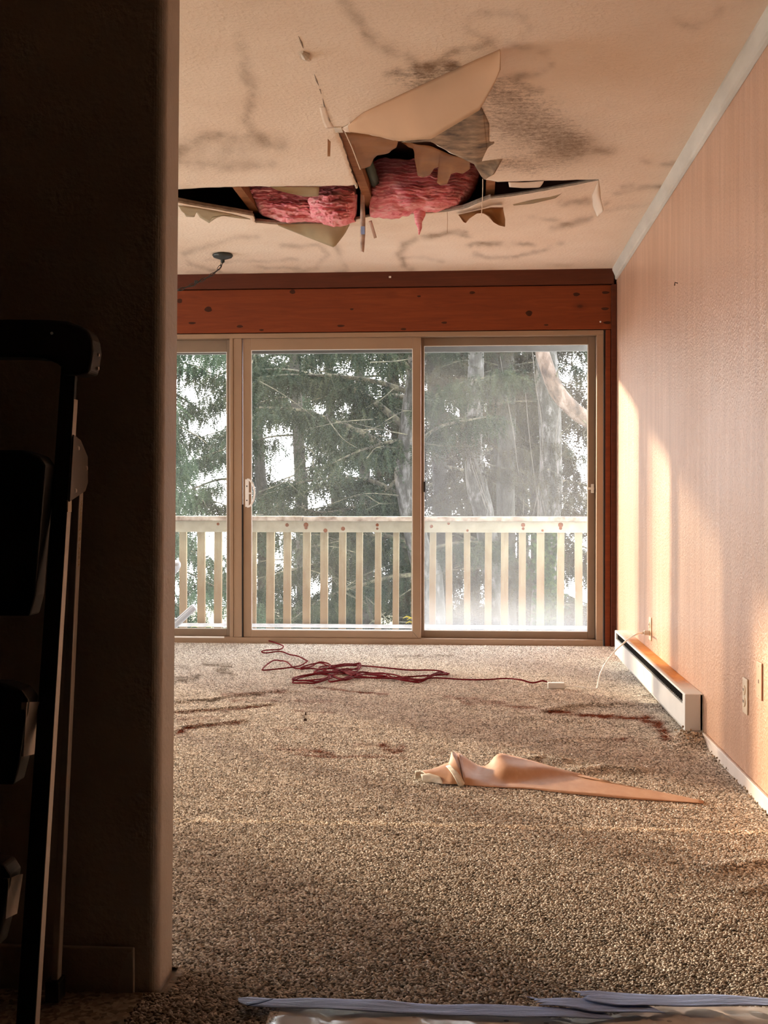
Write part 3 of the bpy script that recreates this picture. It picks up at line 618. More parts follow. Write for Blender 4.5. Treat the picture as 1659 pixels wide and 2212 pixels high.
lab(sheet('paper_flap', [C(990, 464, .052), C(1030, 455, .050), C(1060, 448, .045), C(1087, 448, .04)],
      [at(1001, 479, 6.12), at(1006, 482, 6.12), at(1014, 472, 6.1), at(1030, 461, 6.08), at(1045, 460, 6.08), at(1058, 468, 6.06), at(1066, 480, 6.05), at(1078, 487, 6.05), at(1091, 490, 6.04), at(1091, 474, 6.04), at(1087, 452, 6.04)], M['kraft'], ceil, n=50, m=6), 'dark brown torn paper below the right part of the hole')
lab(sheet('paper_flap', [C(1108, 442, .026), C(1150, 432, .022), C(1190, 425, .015), C(1216, 414, .01)], [C(1110, 444, .026), C(1150, 440, .024), C(1200, 428, .016), C(1214, 417, .012)], M['kraftgrey'], ceil, n=20, m=3), 'thin tan tear beside the right crack')
lab(sheet('paper_flap', [C(1098, 393, .004), C(1130, 394, .004), C(1175, 391, .004)], [C(1100, 404, .012), C(1130, 406, .014), C(1166, 405, .012), C(1172, 397, .006)], M['ceilpaper'], ceil, n=16, m=4), 'painted paper tongue on the near edge of the right crack')
lab(sheet('paper_flap', [at(1293, 390, 5.74), at(1287, 402, 5.74), at(1279, 422, 5.74), at(1281, 445, 5.74), at(1290, 468, 5.72)], [at(1293.5, 391, 5.74), at(1296, 405, 5.72), at(1298, 430, 5.68), at(1304, 455, 5.66), at(1292, 468.5, 5.71)], M['ceilpaper'], ceil, n=24, m=6, bulge=(0, -0.012, 0)), 'curled painted paper at the right tip of the crack')
lab(sheet('paper_flap', [C(708, 300, .003), C(714, 306, .003)], [at(707, 338, 5.1), at(713, 338, 5.1)], M['paperface'], ceil, n=6, m=5), 'small orange paper tab left of the hole')
# strips and threads that dangle
def dang(nm, pts, r, mat, label): return lab(put(nm, MB().tube(spline(pts, 5), r, 6), M[mat], ceil, smooth=True), label)
lab(sheet('joint_tape', [at(779, 396, 6.05), at(779, 430, 6.05), at(778.5, 470, 6.03), at(778, 505, 6.02), at(779, 543, 6.0)], [at(783, 396, 6.05), at(787, 430, 6.05), at(789, 470, 6.03), at(789, 505, 6.02), at(786, 545, 6.0)], M['tapestrip'], ceil, 0.002, n=24, m=4, bulge=(0, -0.006, 0)), 'torn pinkish joint tape dangling from the joist')
put('pencil_mark', MB().box(tuple(at(779.5, 506, 6.005)), tuple(at(788, 489, 6.008))), M['tape'], ceil)
lab(sheet('joint_tape', [at(796, 478, 6.2), at(807, 516, 6.18)], [at(803, 476, 6.2), at(814, 513, 6.18)], M['ceilpaper'], ceil, n=8, m=3), 'short pale tape end beside the dangling strip')
dang('loose_thread', [at(1043, 386, 5.7), at(1042.5, 420, 5.75), at(1040, 466, 5.8)], 0.0022, 'ceilpaper', 'thin pale thread right of the pink wool')
dang('loose_thread', [at(966, 458, 6.1), at(966.5, 478, 6.1), at(966, 504, 6.1)], 0.0011, 'paperface', 'fine thread below the hole')
# seam tape ridge and plaster scabs on ceiling
put('plaster_scab', MB().tube([C(652, 112, .003), C(660, 120, .006), C(668, 128, .003)], [0.006, 0.016, 0.008], 8), M['gypwhite'], ceil)
put('plaster_scab', MB().box(tuple(C(769, 403, .014)-Vector((.006, .006, 0))), tuple(C(771, 401, .0)+Vector((.004, .004, .006)))), M['gypwhite'], ceil, bevel=0.004)
put('plaster_scab', MB().box(tuple(C(727, 278, .006)-Vector((.01, .006, 0))), tuple(C(737, 283, .0)+Vector((.008, .004, .0)))), M['gypwhite'], ceil, bevel=0.002)
put('plaster_scab', MB().box(tuple(at(840, 600, FY-0.06)), tuple(at(845, 597, FY-0.05))), M['gypwhite'], ceil)
for pts_ in ([(645, 78), (651, 92), (655, 104)], [(657, 116), (661, 128)], [(679, 160), (684, 174), (688, 184)], [(691, 192), (694, 203)], [(697, 212), (700, 226), (704, 238)], [(706, 244), (711, 258), (716, 270)]):
    put('plaster_crack', MB().tube([C(x, y, .0) for x, y in pts_], [0.0008] + [0.0035]*(len(pts_)-2) + [0.001] if len(pts_) > 2 else [0.003, 0.001], 6), M['gyp'], ceil)
lab(sheet('seam_tape', [C(690, 232, .0015), C(697, 262, .0015), C(704, 278, .0015)], [C(704, 231, .0015), C(712, 260, .0015), C(722, 276, .0015)], M['ceilpaper'], ceil, n=12, m=3), 'lifting joint tape above the hole')

# ------------------------------------------------------------------ insulation batts
def batt(top, bot, zt, zb, bul, seed, curl=0.0, crump=0.0, nx=130, m_=84, taper=0.35, lay=0.085):
    A, B = resample([Vector((x, y, 0)) for x, y in top], nx), resample([Vector((x, y, 0)) for x, y in bot], nx); rows = []
    for i in range(m_+1):
        t = i/m_; row = []
        for j in range(nx):
            u = j/(nx-1); px = A[j].lerp(B[j], t); env = (max(0, math.sin(pi*u))**taper)*(max(0.0, math.sin(pi*min(1.0, 0.12+0.88*t)))**0.7)
            f = noise.fractal(Vector((px.x*0.012+seed, px.y*0.045, seed)), 0.7, 2.1, 5)
            w1 = px.y*0.13 + 1.6*noise.noise(Vector((px.x*0.010, px.y*0.012, seed))) + 0.5*noise.noise(Vector((px.x*0.04, px.y*0.05, seed))) + curl*max(0, u-0.55)**1.5; ph = w1 - math.floor(w1)
            z = zt + (zb-zt)*t - bul*env - (0.015+crump)*f*(0.3+0.7*env) - lay*env*(ph**0.7)*(0.4+abs(noise.noise(Vector((px.x*0.02, w1*0.5, seed+4)))))
            row.append(at(px.x + 3*noise.noise(Vector((px.y*.1, u*9, seed))), px.y + 2.5*noise.noise(Vector((px.x*.09, seed, t*3))), z))
        rows.append(row)
    rows += [[q + Vector((0, 0.13, 0.02)) for q in r_] for r_ in reversed(rows[::6])]
    return MB().grid(rows)
BG = 'pink insulation batts in the ceiling hole'
b1 = tag(put('insulation_batt', batt([(796, 352), (830, 341), (880, 345), (940, 338), (990, 338), (1024, 346), (1035, 356)], [(799, 468), (850, 471), (900, 462), (950, 462), (990, 452), (1015, 428), (1035, 385)], 6.12, 6.22, 0.22, 1.3, -7.0), M['wool'], None, smooth=True), 'thick layered pink insulation batt filling the right ceiling bay', 'insulation', BG)
b2_ = tag(put('insulation_batt', batt([(522, 399), (580, 396), (640, 392), (700, 392), (764, 396)], [(546, 440), (566, 466), (620, 483), (660, 480), (690, 482), (725, 484), (764, 478)], 6.18, 6.36, 0.14, 8.1, 0.0, .06), M['wool'], None, smooth=True), 'crumpled pink insulation batt sagging left of the dangling tape', 'insulation', BG)
put('drooping_tuft', batt([(664, 430), (690, 414), (730, 408), (765, 414)], [(672, 468), (700, 484), (722, 491), (748, 487), (767, 478)], 6.02, 6.25, 0.10, 5.5, 0.0, .07, 60, 40), M['wool'], b2_, smooth=True)
mbt = MB(); mbt.tube([at(905, 450, 6.18), at(907, 465, 6.17), at(904, 480, 6.17), at(907, 492, 6.17), at(905, 507, 6.17)], [0.034, 0.028, 0.018, 0.011, 0.003], 10)
put('drooping_tuft', mbt, M['wool'], b1, smooth=True)

# ------------------------------------------------------------------ sliding door
dr = root_struct('door_1', (-1.0, FY, 0))
def X(px): return at(px, 1084, FY).x
def Z(py): return at(830, py, FY).z
zt_in, zb_in = Z(729), Z(1378)
y0 = FY-0.028
fr = MB(); fr.box((DX0, y0, zt_in), (X(1302), FY+0.10, DTOP)); fr.box((DX0, y0, -0.012), (X(1302), FY+0.10, zb_in))
fr.box((X(1287.5), y0, zb_in), (X(1302), FY+0.10, zt_in)); fr.box((DX0, y0, zb_in), (DX0+0.045, FY+0.10, zt_in))
put('door_frame', fr, M['bronze'], dr, bevel=0.0025)
mu = MB().box((X(498), y0, zb_in), (X(505.5), FY+0.10, zt_in)).box((X(505.5), y0+0.006, zb_in), (X(524), FY+0.10, zt_in))
put('mullion', mu, M['bronze'], dr, bevel=0.002)
put('dark_gap_strip', MB().box((X(523.6), y0+0.004, zb_in), (X(525.6), FY+0.02, Z(1090))), M['blackgap'], dr)  # black strip painting the shade in the gap beside the sliding panel
put('track_highlight', MB().box((DX0+0.04, y0-0.003, Z(1380)), (X(486), y0+0.001, Z(1376.5))), M['white'], dr)  # white strip painting the highlight along the lower track
def panel(label, x0, x1, g0, g1, zg0, zg1, yy, mat, gmat, z0=zb_in, z1=zt_in):
    pr = bpy.data.objects.new('door_panel', None); COL.objects.link(pr); pr.parent = dr; pr.location = (x0, yy, 0); pr.matrix_parent_inverse = wm(dr).inverted(); lab(pr, label)
    for nm, lo_, hi_ in (('stile', (x0, yy, z0), (g0, yy+0.032, z1)), ('stile', (g1, yy, z0), (x1, yy+0.032, z1)), ('rail', (g0, yy, z0), (g1, yy+0.032, zg0)), ('rail', (g0, yy, zg1), (g1, yy+0.032, z1))):
        put(nm, MB().box(lo_, hi_), mat, pr, bevel=0.002)
    put('glass_pane', MB().grid([[(g0, yy+0.018, zg0), (g1, yy+0.018, zg0)], [(g0, yy+0.018, zg1), (g1, yy+0.018, zg1)]]), gmat, pr)
    bd = MB()
    for lo_, hi_ in (((g0, yy+0.006, zg0), (g0+0.004, yy+0.015, zg1)), ((g1-0.004, yy+0.006, zg0), (g1, yy+0.015, zg1)), ((g0, yy+0.006, zg0), (g1, yy+0.015, zg0+0.004)), ((g0, yy+0.006, zg1-0.003), (g1, yy+0.015, zg1))): bd.box(lo_, hi_)
    put('lit_glass_edge', bd, M['white'], pr)  # white strips painting the lit inner edges round the glass
    return pr
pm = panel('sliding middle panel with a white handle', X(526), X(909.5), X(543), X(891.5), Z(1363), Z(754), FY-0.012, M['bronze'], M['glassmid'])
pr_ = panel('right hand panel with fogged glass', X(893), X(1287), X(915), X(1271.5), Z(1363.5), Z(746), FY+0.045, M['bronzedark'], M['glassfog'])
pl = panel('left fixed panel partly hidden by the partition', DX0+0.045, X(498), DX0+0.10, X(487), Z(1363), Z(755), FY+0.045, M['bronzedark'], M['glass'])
hd = MB(); hz0, hz1 = Z(1095), Z(1035)
hd.box((X(531), FY-0.022, hz0), (X(538.5), FY-0.012, hz1))
arc = [Vector((X(536)+ (X(552)-X(536))*math.sin(a), FY-0.03-0.01*math.sin(a), (hz0+hz1)/2 - (hz1-hz0)/2*math.cos(a))) for a in np.linspace(0, pi, 15)]
hd.tube(arc, 0.0065, 8); hd.box((X(538), FY-0.03, Z(1067)), (X(547), FY-0.024, Z(1064)))
put('handle', hd, M['handle'], pm, bevel=0.001)
put('screw', MB().lathe([(0.005, 0), (0.004, -0.002)], (X(534.5), FY-0.022, Z(1050)), 'Y', 10).lathe([(0.005, 0), (0.004, -0.002)], (X(534.5), FY-0.022, Z(1081)), 'Y', 10), M['iron'], pm)
lt = MB().box((X(1278), FY+0.03, Z(1065)), (X(1284), FY+0.046, Z(1046))).box((X(1269), FY+0.034, Z(1058)), (X(1285), FY+0.044, Z(1053)))
put('latch', lt, M['trim'], pr_, bevel=0.001)
put('latch', MB().box((X(914.5), FY+0.036, Z(1063)), (X(919), FY+0.046, Z(1040))), M['black'], pr_, bevel=0.002)
put('mitre_line', MB().beam((X(891.5), FY-0.0125, Z(1363.5)), (X(903), FY-0.0125, Z(1377)), 0.0015, 0.001, (1, 0, 1)), M['blackgap'], pm)
# second window, further left
w1 = root_struct('window_1', (-4.5, FY, 0))
fr = MB(); a0, a1 = -5.75, -3.25
for lo_, hi_ in (((a0, FY-0.01, DTOP-0.045), (a1, FY+0.08, DTOP+0.02)), ((a0, FY-0.01, 0.05), (a1, FY+0.08, 0.10)), ((a0, FY-0.01, 0.1), (a0+0.05, FY+0.08, DTOP)), ((a1-0.05, FY-0.01, 0.1), (a1, FY+0.08, DTOP)), ((-4.53, FY-0.01, 0.1), (-4.47, FY+0.08, DTOP))): fr.box(lo_, hi_)
put('window_frame', fr, M['bronze'], w1, bevel=0.002)
for x0, x1 in ((a0+0.05, -4.53), (-4.47, a1-0.05)): put('glass_pane', MB().grid([[(x0, FY+0.03, 0.1), (x1, FY+0.03, 0.1)], [(x0, FY+0.03, DTOP-0.045), (x1, FY+0.03, DTOP-0.045)]]), M['glass'], w1)

# ------------------------------------------------------------------ carpet
def ridge(P, pts, w_, h):
    return 0.6*h*np.exp(-(dist_poly(P, np.array([(onfloor(a, b).x, onfloor(a, b).y) for a, b in pts]), False)/w_)**2)
def carpet_h(P):
    z = 0.028*np.clip((P[:, 1]-7.2)/0.75, 0, 1)**1.5
    z += ridge(P, [(1180,1538),(1250,1528),(1340,1526),(1420,1530)], 0.045, 0.024)
    z += ridge(P, [(1100,1552),(1200,1556),(1300,1562),(1420,1580)], 0.05, 0.016)
    z += ridge(P, [(1180,1602),(1300,1600),(1420,1604),(1495,1592)], 0.05, 0.016)
    z += ridge(P, [(1250,1672),(1310,1664),(1370,1668)], 0.04, 0.022) + ridge(P, [(1120,1650),(1180,1642),(1210,1650)], 0.035, 0.02)
    z += ridge(P, [(372,1520),(440,1514),(560,1498),(640,1496)], 0.03, 0.014) + ridge(P, [(372,1542),(480,1534),(580,1524)], 0.028, 0.018) + ridge(P, [(400,1574),(470,1568),(520,1562)], 0.028, 0.018)
    z += ridge(P, [(1540,1880),(1600,1872),(1659,1862)], 0.04, 0.016) + ridge(P, [(1590,1930),(1659,1918)], 0.035, 0.010)
    z += ridge(P, [(1290,1430),(1340,1440),(1400,1470)], 0.05, 0.02) + ridge(P, [(1395,1508),(1420,1504),(1440,1494)], 0.03, 0.02)
    z += 0.05*np.exp(-(np.hypot(P[:, 0]-0.85, P[:, 1]-4.93)/0.10)**2)
    z += ridge(P, [(300,1772),(600,1778),(1000,1786),(1400,1795),(1700,1803)], 0.02, 0.003)
    for (a, b), s in (((0.3, 4.6), .006), ((-0.7, 5.3), .006), ((-0.2, 6.6), .008), ((0.4, 6.1), .006)):
        z += s*np.exp(-(((P[:, 0]-a)/0.5)**2+((P[:, 1]-b)/0.28)**2))
    return z
edge_px = [(1325,1398),(1345,1415),(1400,1462),(1460,1530),(1480,1560),(1500,1580),(1512,1592),(1530,1612),(1552,1634),(1575,1662),(1600,1690),(1630,1724),(1660,1758),(1760,1880),(1900,2100)]
ep = np.array([(onfloor(a, b).x, onfloor(a, b).y) for a, b in edge_px]); ep = ep[np.argsort(ep[:, 1])]
def edge_x(y): return np.minimum(np.interp(y, ep[:, 1], ep[:, 0]), WX-0.004)
PANEL_X0 = onfloor(606, 2180).x
_e = [onfloor(x, y, 0.02) for x, y in ((606, 2165), (850, 2174), (1100, 2183), (1240, 2190), (1310, 2186), (1400, 2164), (1540, 2162), (1720, 2167))]
def panel_y(x): return np.interp(x, [q.x for q in _e], [q.y for q in _e])      # edge of the board, hidden under the tape
cx_ = np.arange(-6.15, WX, 0.05); cy_ = np.concatenate((np.arange(-2.4, 2.2, 0.2), np.arange(2.2, 2.355, 0.035), [2.3595, 2.36, 2.40, 2.44, 2.494, 2.4945], np.arange(2.52, FY, 0.035)))
rows = []
for y in cy_:
    xe = float(edge_x(np.array([y]))[0]) if y > 2.2 else WX-0.01
    xa_ = -3.15 if y < 2.3598 else (SX+0.012 if y < 2.4942 else -6.15)
    xs = np.concatenate((np.linspace(xa_, xa_*0.6+xe*0.4, 20), np.linspace(xa_*0.6+xe*0.4, xe, 57)[1:]))
    P = np.stack((xs, np.full(len(xs), y)), 1); z = carpet_h(P) if y > 2.1 else np.zeros(len(xs))
    rows.append([(a, y, b + 0.001) for a, b in zip(xs, z)])
carpet = tag(put('carpet', MB().grid(rows), M['carpet'], None, smooth=True), 'stained brown and beige berber carpet covering the room floor', 'carpet')

def blob_mesh(name, mat):
    me = bpy.data.meshes.new(name); b = bmesh.new(); bmesh.ops.create_icosphere(b, subdivisions=1, radius=1.0)
    b.to_mesh(me); b.free(); me.materials.append(mat)
    for q in me.polygons: q.use_smooth = True
    return me
def scatter(name, pts, rots, scl, tints, inst_me, parent, mat):
    """one object of many small pieces: points carry rotation, size and tint; geometry nodes set a piece on each"""
    me = bpy.data.meshes.new(name); n_ = len(pts); me.vertices.add(n_)
    me.vertices.foreach_set('co', np.asarray(pts, np.float32).ravel())
    a = me.attributes.new('rot', 'FLOAT_VECTOR', 'POINT'); a.data.foreach_set('vector', np.asarray(rots, np.float32).ravel())
    a = me.attributes.new('siz', 'FLOAT_VECTOR', 'POINT'); a.data.foreach_set('vector', np.asarray(scl, np.float32).ravel())
    if tints is not None:
        a = me.attributes.new('tint', 'FLOAT_COLOR', 'POINT'); a.data.foreach_set('color', np.concatenate((np.asarray(tints, np.float32), np.ones((n_, 1), np.float32)), 1).ravel())
    me.materials.append(mat)
    o = bpy.data.objects.new(name, me); COL.objects.link(o); o.parent = parent; o.matrix_parent_inverse = wm(parent).inverted(); o['kind'] = 'stuff'
    ng = bpy.data.node_groups.new(name + '_pieces', 'GeometryNodeTree')
    ng.interface.new_socket('Geometry', in_out='INPUT', socket_type='NodeSocketGeometry'); ng.interface.new_socket('Geometry', in_out='OUTPUT', socket_type='NodeSocketGeometry')
    gi = ng.nodes.new('NodeGroupInput'); go = ng.nodes.new('NodeGroupOutput'); ip = ng.nodes.new('GeometryNodeInstanceOnPoints')
    mi = ng.nodes.new('GeometryNodeMeshLine'); ng.nodes.remove(mi)
    src = bpy.data.objects.new(name + '_piece', inst_me); src['kind'] = 'helper'
    oi = ng.nodes.new('GeometryNodeObjectInfo'); oi.inputs['Object'].default_value = src; oi.inputs['As Instance'].default_value = True
    ar = ng.nodes.new('GeometryNodeInputNamedAttribute'); ar.data_type = 'FLOAT_VECTOR'; ar.inputs[0].default_value = 'rot'
    as_ = ng.nodes.new('GeometryNodeInputNamedAttribute'); as_.data_type = 'FLOAT_VECTOR'; as_.inputs[0].default_value = 'siz'
    e2r = ng.nodes.new('FunctionNodeEulerToRotation')
    L = ng.links.new
    L(gi.outputs[0], ip.inputs['Points']); L(oi.outputs['Geometry'], ip.inputs['Instance'])
    L(ar.outputs['Attribute'], e2r.inputs[0]); L(e2r.outputs[0], ip.inputs['Rotation']); L(as_.outputs['Attribute'], ip.inputs['Scale'])
    L(ip.outputs[0], go.inputs[0])
    md = o.modifiers.new('pieces', 'NODES'); md.node_group = ng
    return o
# loops on a jittered grid over the floor in view
sx_, sy_ = 0.0072, 0.0060
ys = np.arange(2.18, FY-0.035, sy_); pts = []
for k, y in enumerate(ys):
    x0 = max(-0.262*y-0.95, SX-0.02 if y < 2.5 else -9); x1 = float(edge_x(np.array([y]))[0])
    xs = np.arange(x0, x1-0.002, sx_) + (k % 2)*sx_*0.5
    pts.append(np.stack((xs, np.full(len(xs), y)), 1))
pts = np.concatenate(pts); pts += rng.normal(0, 1, pts.shape)*np.array((0.0019, 0.0017))
keep = ~((pts[:, 0] < SX+0.026) & (pts[:, 1] > SZ0-0.014) & (pts[:, 1] < SZ1+0.004)) & ~((pts[:, 0] > PANEL_X0) & (pts[:, 1] < panel_y(pts[:, 0]))) & ~((pts[:, 1] < 2.0))
pts = pts[keep]; zz = carpet_h(pts); n_ = len(pts)
rots = np.stack((rng.normal(0, .2, n_), rng.normal(0, .2, n_), np.where(rng.random(n_) < .5, .6, -.6) + rng.normal(0, .4, n_)), 1)
s_ = rng.uniform(0.78, 1.22, n_); scl = np.stack((s_*0.0049, s_*0.0027, s_*0.0027*rng.uniform(.7, 1.3, n_)), 1)
pp = to_px(np.column_stack((pts, zz)))
wob = np.array([noise.fractal(Vector((a*0.03, b*0.09, 2)), .6, 2, 3) for a, b in pp])
wob2 = np.array([noise.fractal(Vector((a*0.012, b*0.15, 7)), .6, 2, 4) for a, b in pp])
def sline(pts_, w_, s, q=pp): 
    d = dist_poly(q + np.stack((wob*6, wob*4), 1), np.array(pts_, float), False); return s*np.exp(-(d/w_)**2)
rust = np.zeros(n_); dark = np.zeros(n_)
for a, w_, s in (([(1185,1538),(1240,1544),(1310,1550),(1370,1553),(1400,1557)], 4.5, 1.1), ([(1395,1556),(1420,1566),(1430,1580),(1437,1592)], 11, 1.0), ([(1000,1520),(1080,1524),(1180,1536)], 4, .55), ([(1325,1598),(1365,1602),(1375,1608)], 3, .6), ([(1340,1597),(1415,1596)], 2, .4),
    ([(384,1586),(400,1572),(430,1569),(470,1568),(515,1562)], 3.0, 1.0), ([(390,1582),(408,1572)], 6, .6), ([(385,1558),(440,1552),(470,1556)], 5, .35), ([(372,1542),(440,1538),(520,1532),(575,1526)], 2.2, .7),
    ([(600,1618),(640,1626),(690,1622)], 7, .55), ([(640,1632),(720,1638),(800,1636),(880,1640)], 3, .55), ([(830,1616),(850,1624),(870,1620)], 8, .75), ([(760,1612),(830,1612)], 4, .4), ([(680,1624),(720,1632)], 5, .5), ([(940,1622),(960,1628)], 5, .4), ([(600,1580),(650,1574)], 2.5, .6),
    ([(480,1502),(560,1500),(620,1492)], 4, .55), ([(500,1514),(600,1516)], 3, .4), ([(640,1516),(720,1518)], 3, .4), ([(680,1486),(760,1494),(840,1502)], 2.5, .7), ([(960,1506),(1020,1512),(1090,1522)], 4, .5), ([(640,1538),(720,1540)], 2.5, .4)):
    rust += sline(a, w_, s)*np.clip(.9+wob2*1.0, 0, 1.5)
for a, w_, s in (([(372,1518),(470,1512),(560,1502)], 2.2, .8), ([(385,1468),(430,1462)], 5, .6), ([(440,1436),(500,1440),(470,1450),(500,1456)], 5, .55), ([(390,1440),(410,1446)], 4, .4), ([(372,1478),(400,1474)], 4, .5), ([(850,1420),(980,1420)], 3, .5), ([(1165,1646),(1210,1652)], 6, .5), ([(1300,1668),(1370,1670)], 5, .5), ([(1210,1526),(1370,1524)], 5, .4), ([(560,1556),(640,1558)], 2, .4), ([(658,1550),(660,1556)], 4, .6), ([(900,1650),(960,1655)], 4, .3)):
    dark += sline(a, w_, s)*np.clip(.9+wob2*1.0, 0, 1.5)
seam = sline([(300,1772),(600,1778),(1000,1786),(1400,1795),(1700,1803)], 3.4, 1.1, pp)
rust = np.clip(rust, 0, 1)[:, None]; dark = np.clip(dark, 0, .85)[:, None]; seam = np.clip(seam, 0, .9)[:, None]
near = np.clip((4.6-pts[:, 1])/1.4, 0, 1)[:, None]              # slightly darker pile towards the hall
skylit = np.clip((pts[:, 1]-6.0)/1.6, 0, 1)[:, None]            # paler, bluer pile by the door, skylight painted into the tint
row_ = np.array([noise.noise(Vector((a*14, b*95, 4.4))) + .6*noise.noise(Vector((a*55, b*60, 9.1))) for a, b in pts])
tint = np.ones((n_, 3))*(1.0 + 0.12*wob[:, None] + 0.30*row_[:, None])
tint = tint*(1-near*np.array((.13, .14, .15)))*np.array((1.42, 1.54, 1.72))
tint = tint*(1-skylit*.9) + skylit*.9*np.array((1.58, 1.82, 2.12))
tint = tint*(1-rust) + rust*np.array((.42, .13, .07)); tint *= (1-dark*np.array((.75, .8, .85)))
tint = tint*(1-seam) + seam*np.array((2.1, 2.25, 2.4))
scatter('carpet_pile', np.column_stack((pts, zz+0.0025)), rots, scl, np.clip(tint, 0, 3.0), blob_mesh('loop', M['loops']), carpet, M['loops'])
# frayed edge: dark yarn knots along the cut edge
kn = []
for y in np.arange(2.4, 5.0, 0.011):
    x = float(edge_x(np.array([y]))[0]); kn.append((x - 0.004 + rng.normal(0, .004), y, 0.004 + abs(rng.normal(0, .005))))
for k in range(60): kn.append((0.835+rng.normal(0, .02), 4.90+rng.normal(0, .03), 0.035+abs(rng.normal(0, .02))))
kn = np.array(kn); scatter('frayed_edge', kn, rng.uniform(0, 6, kn.shape), rng.uniform(.003, .006, kn.shape), np.ones(kn.shape)*np.array((.7, .62, .54))*rng.uniform(.5, 1.6, (len(kn), 1)), blob_mesh('knot_of_yarn', M['loops']), carpet, M['loops'])
yr = MB()
for k in range(7):
    a = Vector((0.80+rng.normal(0, .03), 4.86+rng.normal(0, .04), 0.04)); yr.tube(spline([a, a+Vector((rng.normal(0, .02), -.02, rng.uniform(.0, .03))), a+Vector((rng.normal(0, .04), -.05, rng.uniform(-.02, .03)))], 4), 0.0007, 5)
put('loose_yarn', yr, M['ceilpaper'], carpet)['kind'] = 'stuff'

# ------------------------------------------------------------------ baseboard heater
hx, hy0, hy1 = WX-0.072, 4.97, 7.42
ht = thing('baseboard_heater', 'long white baseboard heater with rusty orange top along the right wall', 'heater', (WX-0.036, (hy0+hy1)/2, 0.02))
put('back_plate', MB().box((WX-0.012, hy0, 0.022), (WX-0.001, hy1, 0.196)), M['heater'], ht)
put('front_panel', MB().box((hx, hy0+0.05, 0.055), (hx+0.004, hy1-0.05, 0.150)).box((hx, hy0+0.05, 0.146), (hx+0.012, hy1-0.05, 0.150)), M['heater'], ht, bevel=0.0015)
put('top_cover', MB().box((hx+0.002, hy0+0.004, 0.192), (WX-0.001, hy1, 0.197)).box((hx, hy0+0.05, 0.187), (hx+0.004, hy1-0.05, 0.197)), M['rusttop'], ht, bevel=0.001)
put('heating_slot', MB().box((hx+0.014, hy0+0.05, 0.06), (WX-0.013, hy1-0.05, 0.19)), M['heaterdark'], ht)
fin = MB()
for k in range(60): y = hy0+0.08+k*(hy1-hy0-0.16)/59; fin.box((hx+0.006, y, 0.10), (hx+0.016, y+0.0015, 0.186))
put('fins', fin, M['heaterdark'], ht)['kind'] = 'stuff'
for ya, yb in ((hy0, hy0+0.055), (hy1-0.055, hy1)):
    put('end_cap', MB().box((hx-0.002, ya, 0.05), (WX-0.001, yb, 0.1965)), M['heater'], ht, bevel=0.003)
put('bottom_plate', MB().prism([(hx+0.004, hy0+0.004, 0.055), (hx+0.03, hy0+0.004, 0.016), (WX-0.001, hy0+0.004, 0.016), (WX-0.001, hy0+0.004, 0.055)], (0, hy1-hy0-0.008, 0)), M['heater'], ht)
put('label_plate', MB().box((hx+0.02, hy1-0.30, 0.1971), (hx+0.045, hy1-0.16, 0.1978)), M['trim'], ht)

# ------------------------------------------------------------------ wall plates
def plate(name, label, cat, px, zc, mat, w_=0.070, h_=0.120, kind='duplex'):
    y = (WX)/ray(px, 1400).x
    t = thing(name, label, cat, (WX, y, zc))
    put('cover_plate', MB().box((WX-0.006, y-w_/2, zc-h_/2), (WX-0.0003, y+w_/2, zc+h_/2)), mat, t, bevel=0.0035)
    if kind == 'duplex':
        for s in (-1, 1):
            put('socket', MB().lathe([(0.0165, 0.0), (0.0165, -0.003), (0.0150, -0.004)], (WX-0.006, y, zc+s*0.0195), 'X', 18), mat, t, smooth=False)
            sl = MB()
            for dy in (-0.006, 0.006): sl.box((WX-0.0108, y+dy-0.0012, zc+s*0.0195-0.002), (WX-0.0098, y+dy+0.0012, zc+s*0.0195+0.007))
            put('slot', sl, M['black'], t)
        put('screw', MB().lathe([(0.003, 0), (0.0025, -0.001)], (WX-0.006, y, zc), 'X', 10), M['trim'], t)
    else:
        put('slot', MB().box((WX-0.0068, y-0.004, zc-0.008), (WX-0.0058, y+0.004, zc+0.004)), M['black'], t)
        for s in (-1, 1): put('screw', MB().lathe([(0.003, 0), (0.0025, -0.001)], (WX-0.006, y, zc+s*0.047), 'X', 10), M['trim'], t)
    return y
plate('wall_outlet', 'ivory duplex outlet low on the salmon wall, nearest the camera', 'outlet', 1612.5, 0.312, M['plate'])
plate('blank_wall_plate', 'salmon painted wall plate above and right of the duplex outlet', 'wall plate', 1643, 0.393, M['plateshut'], kind='blank')
yo = plate('wall_outlet', 'outlet above the heater with a white plug in it', 'outlet', 1406, 0.307, M['plate'])

# charger: pale box, cable, plug
A = onfloor(1183, 1486, 0.012); B = onfloor(1220, 1486, 0.012); yb = A.y
ad = thing('power_adapter', 'pale grey power adapter on the carpet, cabled to the outlet over the heater', 'adapter', ((A.x+B.x)/2, yb, 0.012))
put('adapter_body', MB().box((A.x, yb-0.014, 0.009), (B.x, yb+0.022, 0.040)), M['brick'], ad, bevel=0.005, seg=3)
pl_ = [Vector((B.x, yb, 0.022)), at(1240, 1482, yb), at(1270, 1485, yb), at(1288, 1488, yb)+Vector((0, 0, .002)), at(1292, 1476, yb), at(1297, 1455, yb), at(1310, 1430, yb), at(1328, 1407, yb), at(1345, 1391, yb), at(1362, 1377, yb), at(1380, 1368, yb), Vector((WX-0.045, yo, 0.284))]
put('cable', MB().tube(spline(pl_, 8), 0.0042, 8), M['cable'], ad, smooth=True)
pg = MB().tube([(WX-0.052, yo, 0.284), (WX-0.036, yo, 0.286)], 0.0065, 10).box((WX-0.036, yo-0.012, 0.275), (WX-0.0102, yo+0.012, 0.299))
put('plug', pg, M['brick'], ad, bevel=0.002)
